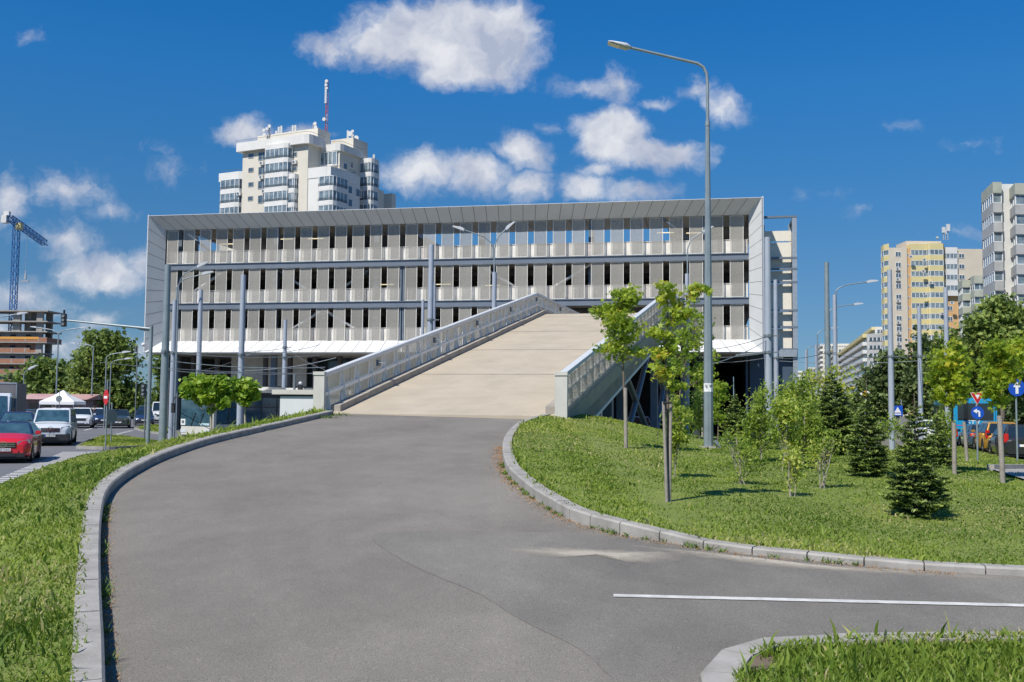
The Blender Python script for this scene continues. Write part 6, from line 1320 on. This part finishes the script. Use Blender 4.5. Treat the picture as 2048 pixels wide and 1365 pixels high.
car('parked_car', 'dark blue car half hidden behind the red car', front_loc(25, 50.5, 4.5, RZL), RZL, P_DBL, L=4.5, Wd=1.88, H=1.72, hf=.95, hc=1.12, belt=1.1, group=GL, glass=M_GLB)
car('parked_car', 'white crossover behind the silver van', front_loc(160, 83, 4.5, RZL), RZL, P_WHI, L=4.5, Wd=1.86, H=1.68, hf=.92, hc=1.1, belt=1.08, group=GL, r=.36)
car('parked_car', 'dark green sedan straight behind the near traffic island', front_loc(236, 84, 4.7, RZL), RZL, P_GRN, L=4.7, Wd=1.88, H=1.56, hf=.86, hc=1.0, belt=1.0, group=GL, plate='B 99', hl=M_HL)
car('parked_car', 'dark blue car left of the dark green sedan', front_loc(207, 92, 4.3, RZL), RZL, P_DBL, group=GL, L=4.3)
car('parked_car', 'small pale car behind the white crossover', front_loc(190, 103, 4.2, RZL), RZL, P_WHI, group=GL, L=4.2)
car('parked_car', 'dark blue car right of the dark green sedan', front_loc(288, 94, 4.4, RZL), RZL, P_DBL, group=GL, L=4.4, H=1.55)
car('parked_car', 'distant blue car roof showing above the dark blue one', front_loc(290, 118, 4.4, RZL), RZL, P_STE, group=GL, L=4.4, H=1.7)
car('parked_car', 'tiny white car right of the refrigerated truck', front_loc(266, 135, 4.2, RZL), RZL, P_WHI, group=GL, L=4.2)
car('parked_car', 'farthest dark car at the end of the left street', front_loc(300, 165, 4.2, RZL), RZL, P_BLA, group=GL, L=4.2)
car('parked_car', 'yellow-green taxi partly hidden behind the silver van', front_loc(62, 72, 4.3, RZL), RZL, P_YEL, group=GL, L=4.3, H=1.62, roofc=P_STE)
car('parked_car', 'black car behind the silver van roof', front_loc(112, 86, 4.4, RZL), RZL, P_BLA, group=GL, L=4.4, H=1.55)
car('minivan', 'white van front beside the mottled grey pole', front_loc(322, 104, 5.0, RZL), RZL, P_WHI, L=5.0, Wd=1.95, H=2.2, hf=1.0, hc=1.25, belt=1.2, cat='van', wsb=-1.75, rf=-1.2, rr=2.35, rb=2.45, deck=1.3, wb=3.2, nwin=3, tw=.86)
def rear_loc(px, D, L): x, y = at0(px, D); d = Vector((math.sin(R(15.6)), math.cos(R(15.6)))) * L / 2; return (x + d.x, y + d.y)
car('parked_car', 'steel blue sedan under the turn-left sign', rear_loc(1972, 56.5, 4.3), RZR, P_STE, L=4.3, Wd=1.74, H=1.46, deck=1.05, group=GR, rb=1.7, rr=1.1)
car('parked_car', 'gold crossover with a lit brake light', rear_loc(2008, 52.5, 4.3), RZR, P_GOLD, L=4.3, Wd=1.8, H=1.66, deck=1.10, belt=1.05, group=GR, tail='tall', rr=1.75, rb=2.0, r=.36)
car('parked_car', 'black crossover with silver wheels at the right edge', rear_loc(2050, 46.5, 4.3), RZR, P_BLA, L=4.3, Wd=1.82, H=1.62, deck=1.08, belt=1.04, group=GR, tail='tall', rr=1.7, rb=2.0, r=.36)
car('parked_car', 'bright yellow car cut by the right edge', rear_loc(2135, 44, 4.2), RZR, P_YEL, L=4.2, Wd=1.8, H=1.5, group=GR)
car('parked_car', 'light grey hatchback in the shade under the ramp', front_loc(1281, 62, 4.3, R(-4)), R(-8), P_LGR, L=4.3, Wd=1.84, H=1.64, hf=.92, hc=1.12, belt=1.08, plate='B 12', cat='car', hl=M_GL)
for (px, D, p_, lab) in ((1690, 78, P_WHI, 'white car glimpsed between firs and poles'), (1645, 90, P_WHI, 'pale car glimpsed left of the grey slim sign post'), (1860, 70, P_WHI, 'white car glimpsed left of the blue bus'), (1590, 84, P_STE, 'blue-grey car behind the saplings')):
    car('parked_car', lab, rear_loc(px, D, 4.3), RZR, p_, group=GR)
# trucks
def truck(lab, loc, rz, L=6.5, Wd=2.3, H=3.2, cabH=2.4, boxm=None, boxz=.9, fridge=False, cabW=2.0, name='box_truck'):
    o = empty(name, (loc[0], loc[1], 0), rz, lab, 'truck'); y0 = -L / 2
    mb = MB(); mb.prism([(-cabW / 2, y0, .45), (-cabW / 2, y0, 1.25), (-cabW / 2, y0 + .35, cabH - .1), (-cabW / 2, y0 + .6, cabH), (-cabW / 2, y0 + 1.7, cabH), (-cabW / 2, y0 + 1.7, .45)], (cabW, 0, 0)); mb.build('cab', P_WHI, o, bevel=.06)
    mb = MB(); a, b = Vector((0, y0 - .01, 1.30)), Vector((0, y0 + .345, cabH - .16)); w = cabW * .44; mb.prism([a + Vector((-w, -.02, 0)), a + Vector((w, -.02, 0)), b + Vector((w * .93, -.02, 0)), b + Vector((-w * .93, -.02, 0))], (0, -.01, .005)); mb.build('windscreen', M_GLB, o)
    for s_ in (-1, 1): 
        mb = MB(); mb.prism([(s_ * (cabW / 2 + .005), y0 + .35, 1.3), (s_ * (cabW / 2 + .005), y0 + 1.35, 1.3), (s_ * (cabW / 2 + .005), y0 + 1.35, cabH - .25), (s_ * (cabW / 2 + .005), y0 + .6, cabH - .25)], (s_ * .006, 0, 0)); mb.build('side_window', M_GLB, o)
        mb = MB(); mb.box((s_ * (cabW / 2 + .16), y0 + .15, 1.65), (.16, .08, .42)); mb.build('mirror', M_PLAST, o)
        mb = MB(); mb.b2(s_ * cabW * .28, s_ * cabW * .44, y0 - .02, y0 + .02, .68, .86); mb.build('headlight', M_HL, o)
        for y in (y0 + .85, L / 2 - 1.1): wheel(o, s_ * (Wd / 2 - .16), y, .40, .24)
    mb = MB(); mb.b2(-cabW * .42, cabW * .42, y0 - .015, y0 + .01, .92, 1.14); mb.b2(-cabW * .49, cabW * .49, y0 - .03, y0 + .02, .42, .62); mb.build('grille', M_PLAST, o)
    mb = MB(); mb.b2(-Wd / 2, Wd / 2, y0 + 1.8, L / 2, boxz, H); mb.build('cargo_box', boxm or P_WHI, o, bevel=.03)
    mb = MB()
    for s_ in (-1, 1): mb.b2(s_ * (Wd / 2 - .03), s_ * (Wd / 2 + .015), y0 + 1.78, y0 + 1.86, boxz, H + .01)
    mb.b2(-Wd / 2, Wd / 2, y0 + 1.775, y0 + 1.80, H - .07, H + .012); mb.build('box_trim', M_GALV, o)
    mb = MB(); mb.b2(-Wd * .4, Wd * .4, y0 + 1.7, L / 2 - .1, .55, boxz - .01); mb.build('chassis', M_PLAST, o)
    if fridge:
        mb = MB(); mb.prism([(-.75, y0 + 1.1, cabH + .1), (.75, y0 + 1.1, cabH + .1), (.85, y0 + 1.3, H - .1), (-.85, y0 + 1.3, H - .1)], (0, .55, 0)); mb.b2(-.45, .45, y0 + 1.10, y0 + 1.28, H - .42, H - .27, 1); mb.build('cooling_unit', [P_WHI, M_PLAST], o)
    return o
truck('white cab box truck with a grey cargo box, cut by the left edge', front_loc(-24, 56, 6.8, RZL), RZL, L=6.8, H=3.32, cabH=2.7, boxm=mat('grey_tarpaulin', (.16, .155, .16), .7, var=.08, scale=1), cabW=2.1)
truck('white refrigerated truck with a roof cooling unit behind the dark green sedan', front_loc(245, 128, 5.5, RZL), RZL, L=5.5, Wd=2.15, H=2.85, cabH=2.0, fridge=True, cabW=1.85)
# buses
def bus(lab, loc, rz, L, H, Wd, pt, style):
    o = empty('city_bus', (loc[0], loc[1], 0), rz, lab, 'bus'); y0, y1 = -L / 2, L / 2; w = Wd / 2
    mb = MB(); mb.b2(-w, w, y0, y1, .32, H); mb.build('body', pt, o, bevel=.14)
    for s_ in (-1, 1):
        mb = MB(); mb.b2(s_ * (w - .01), s_ * (w + .008), y0 + .35, y1 - .4, 1.05 if style == 'front' else 1.2, H - .42); g = mb.build('side_glazing', M_GLB if style == 'front' else M_GL, o)
        mb = MB(); mb.b2(s_ * (w), s_ * (w + .012), y0 + .35, y1 - .4, H - .42, H - .12); mb.build('roof_band', M_PLAST if style == 'front' else pt, o)
        mb = MB()
        for y in np.arange(y0 + 1.2, y1 - .5, 1.3): mb.b2(s_ * (w + .008), s_ * (w + .016), y, y + .09, 1.05, H - .42)
        mb.b2(s_ * (w + .008), s_ * (w + .018), y0 + .35, y1 - .4, H - 1.0, H - .95); mb.build('window_pillars', M_PLAST, o)
        for y in (y0 + 2.5, y1 - 3.0): wheel(o, s_ * (w - .15), y, .48, .28); mb = MB(); mb.prism([(s_ * w, y + .6 * math.cos(math.pi * k / 12), .34 + .62 * math.sin(math.pi * k / 12)) for k in range(13)], (s_ * .006, 0, 0)); mb.build('wheel_arch', M_PLAST, o)
    if style == 'front':
        mb = MB(); mb.b2(-w + .10, w - .10, y0 - .02, y0 + .02, .95, H - .55); mb.build('windscreen', M_GLB, o, bevel=.008)
        mb = MB(); mb.b2(-w + .08, w - .08, y0 - .015, y0 + .02, H - .52, H - .08); mb.build('destination_box', M_PLAST, o, bevel=.008)
        mb = MB(); mb.b2(-w + .14, -w + .50, y0 - .03, y0 - .021, 1.0, 1.34); mb.build('route_card', M_PLATE, o); mb = MB(); mb.b2(-w + .22, -w + .42, y0 - .036, y0 - .031, 1.09, 1.26); mb.build('route_symbol', M_SBACK, o)
        mb = MB(); mb.b2(w - .95, w - .15, y0 - .03, y0 - .021, 1.0, 1.12); mb.build('windscreen_notice', mat('pale_cyan_card', (.45, .60, .60), .6), o)
        for x, z_ in ((-.3, 1.5), (.35, 1.5)): mb = MB(); mb.beam((x, y0 - .04, .98), (x + .35, y0 - .04, 1.7), .03, .03); mb.build('wiper', M_PLAST, o)
        for s_ in (-1, 1):
            mb = MB(); mb.b2(s_ * (w - .55), s_ * (w - .12), y0 - .02, y0 + .02, .58, .78); mb.build('headlight', M_HL, o)
            mb = MB(); mb.tube([(s_ * (w - .05), y0, H - .35), (s_ * (w + .22), y0 - .22, H - .45), (s_ * (w + .26), y0 - .25, H - .75)], .035, 6); mb.box((s_ * (w + .26), y0 - .25, H - 1.05), (.22, .12, .55)); mb.build('mirror', M_PLAST, o)
        text('RTEC', .18, (-.25, y0 - .012, .72), (R(90), 0, 0), M_SBACK, o) if False else None
        for y in (y0 + 4.5, y0 + 7.6): mb = MB(); mb.prism([(-.8, y, H), (-.8, y + .5, H + .24), (-.8, y + 1.7, H + .24), (-.8, y + 2.2, H)], (1.6, 0, 0)); mb.build('roof_unit', P_CREAM, o, bevel=.04)
    else:
        mb = MB(); mb.b2(-w + .22, w - .22, y1 - .02, y1 + .015, 1.62, H - .32); mb.build('rear_window', M_GL, o, bevel=.007)
        mb = MB(); mb.b2(-w + .05, w - .05, y1 - .01, y1 + .006, 1.30, 1.335); mb.build('stripe', M_REDS, o)
        text('STV', .42, (.12, y1 + .012, 1.47), (R(90), 0, R(180)), M_WHITE, o); text('6009', .10, (-.85, y1 + .012, 1.48), (R(90), 0, R(180)), M_YEL, o)
        for s_ in (-1, 1): mb = MB(); mb.b2(s_ * (w - .22), s_ * (w - .08), y1 - .02, y1 + .02, .62, 1.1); mb.build('tail_light', M_TL, o)
        mb = MB(); mb.b2(-.3, .3, y1 + .002, y1 + .012, .62, .76); mb.build('licence_plate', M_PLATE, o); mb = MB(); mb.b2(-w + .05, w - .05, y1 - .1, y1 + .03, .33, .50); mb.build('bumper', M_PLAST, o)
    return o
bus('cream city bus with a large blue windscreen behind the catalpas', front_loc(390, 56.5, 12, R(-30)), R(-30), 12, 3.0, 2.55, P_CREAM, 'front')
bus('bright blue bus with white STV lettering on its rear', rear_loc(1952, 61, 9.0), RZR, 9.0, 2.98, 2.45, P_CYAN, 'rear')
# white equipment kiosk beside the ramp start
kx = W(560, 800, 37); k = empty('equipment_kiosk', (kx.x, 37, 0), -R(14), 'plain pale grey kiosk with a flat lipped roof left of the ramp start', 'kiosk')
mb = MB(); mb.b2(0, 2.6, 0, 2.4, 0, 2.58); mb.build('wall', mat('kiosk_white', (.60, .61, .62), .6, var=.05, scale=1), k, bevel=.01); mb = MB(); mb.b2(-.28, 2.9, -.12, 2.6, 2.64, 2.82); mb.build('roof', mat('kiosk_roof', (.52, .50, .45), .6), k, bevel=.01); mb = MB(); mb.b2(.02, 2.58, .03, 2.3, 2.58, 2.64); mb.build('shadow_gap', M_PLAST, k)  # shadow under the roof lip put in as a black piece
mb = MB(); mb.tube([(.42, .3, 2.82), (.42, .3, 3.40)], .05, 8); mb.build('vent_pipe', M_SBACK, k); mb = MB(); mb.box((.66, .3, 2.9), (.14, .14, .2)); mb.ball((.66, .3, 3.06), .07, 1); mb.build('camera', [M_BLK, M_ANTW], k)
# market hall and tent at the left
h = W(45, 800, 118); hall = empty('market_hall', (h.x, 118, 0), R(2), 'low market hall with a faded red roof behind the white tent', 'building')
mb = MB(); mb.b2(0, 7.4, 0, 6, 0, 2.35); mb.build('wall', mat('hall_wall', (.20, .12, .11), .8, c2=(.32, .26, .25), scale=.8), hall); mb = MB(); mb.prism([(-.5, -1.2, 2.35), (-.5, 3, 3.0), (-.5, 7, 2.35)], (8.4, 0, 0)); mb.build('roof', mat('faded_red_roof', (.42, .20, .18), .7, c2=(.50, .36, .34), scale=.6), hall)
for x in (.8, 2.6): mb = MB(); mb.b2(x, x + 1, -.03, 0, .9, 1.9); mb.build('window', M_GL, hall)
t_ = W(126, 800, 104); tent = empty('market_tent', (t_.x, 104, 0), R(4), 'white pop-up tent with a pointed roof among the left traffic', 'tent'); hw = 1.72
mb = MB(); base_ = [(-hw, -hw, 2.15), (hw, -hw, 2.15), (hw, hw, 2.15), (-hw, hw, 2.15)]; m1 = [(x * .42, y * .42, 2.72) for x, y, z in base_]; m2 = [(x * .03, y * .03, 3.30) for x, y, z in base_]; mb.loft([base_, m1, m2], 0, sm=False); mb.build('canopy', M_WHITE, tent)
mb = MB()
for i in range(4): a, b = Vector(base_[i]), Vector(base_[(i + 1) % 4]); mb.quad(a - Vector((0, 0, .32)), b - Vector((0, 0, .32)), b, a)
mb.build('valance', M_WHITE, tent)
for x, y in ((-hw, -hw), (hw, -hw), (hw, hw), (-hw, hw)): mb = MB(); mb.tube([(x * .98, y * .98, 0), (x * .98, y * .98, 2.15)], .035, 6); mb.build('leg', M_GALV, tent)
# people by the tent
M_SKIN = mat('skin', (.50, .30, .21), .6, var=.05)
def person(px, D, top, lab, hcol=(.05, .03, .02)):
    x, y = at0(px, D); me = bpy.data.meshes.new('body'); V = [(0, 0, .95), (0, 0, 1.2), (0, -.01, 1.42), (0, -.01, 1.5), (0, -.02, 1.62), (.10, 0, .90), (.11, -.02, .50), (.12, .02, .08), (.12, -.14, .03), (-.10, 0, .90), (-.11, -.02, .50), (-.12, .03, .08), (-.12, -.13, .03), (.19, 0, 1.40), (.25, .02, 1.12), (.24, -.12, .90), (.24, -.17, .82), (-.19, 0, 1.40), (-.25, .03, 1.12), (-.23, -.10, .90), (-.23, -.15, .82)]
    E = [(0, 1), (1, 2), (2, 3), (3, 4), (0, 5), (5, 6), (6, 7), (7, 8), (0, 9), (9, 10), (10, 11), (11, 12), (2, 13), (13, 14), (14, 15), (15, 16), (2, 17), (17, 18), (18, 19), (19, 20)]
    Rr = [.13, .13, .12, .055, .095, .085, .06, .045, .035, .085, .06, .045, .035, .06, .045, .035, .03, .06, .045, .035, .03]
    me.from_pydata(V, E, []); o = bpy.data.objects.new('body', me); COL.objects.link(o); o.modifiers.new('s', 'SKIN'); o.modifiers.new('d', 'SUBSURF').levels = 1
    for i, v in enumerate(me.skin_vertices[0].data): v.radius = (Rr[i], Rr[i] * .85); v.use_root = (i == 0)
    dg = bpy.context.evaluated_depsgraph_get(); dg.update(); m2 = bpy.data.meshes.new_from_object(o.evaluated_get(dg)); bpy.data.objects.remove(o); m2.name = 'body'
    m2.materials.clear(); [m2.materials.append(q) for q in (M_SKIN, top, P_DBL)]
    for p in m2.polygons: z = p.center.z; p.material_index = 2 if z < .95 and abs(p.center.x) < .2 else (1 if z < 1.46 and z > .95 else 0); p.use_smooth = True
    r_ = empty('person', (x, y, 0), R(20), lab, 'person', None); b = bpy.data.objects.new('body', m2); COL.objects.link(b); b.parent = r_
    mb = MB(); mb.ball((0, .01, 1.66), .105, 0, 6, (1, 1.05, 1)); mb.build('hair', mat('hair_brown', hcol, .8), r_)
person(188, 97, mat('shirt_dark', (.05, .06, .09), .8), 'person in dark clothing walking right of the white tent')
person(108, 101, mat('shirt_white', (.55, .50, .48), .8), 'person in a light shirt standing under the left half of the tent')
person(158, 103, mat('shirt_red', (.40, .03, .04), .8), 'person in a red top standing under the right end of the tent')
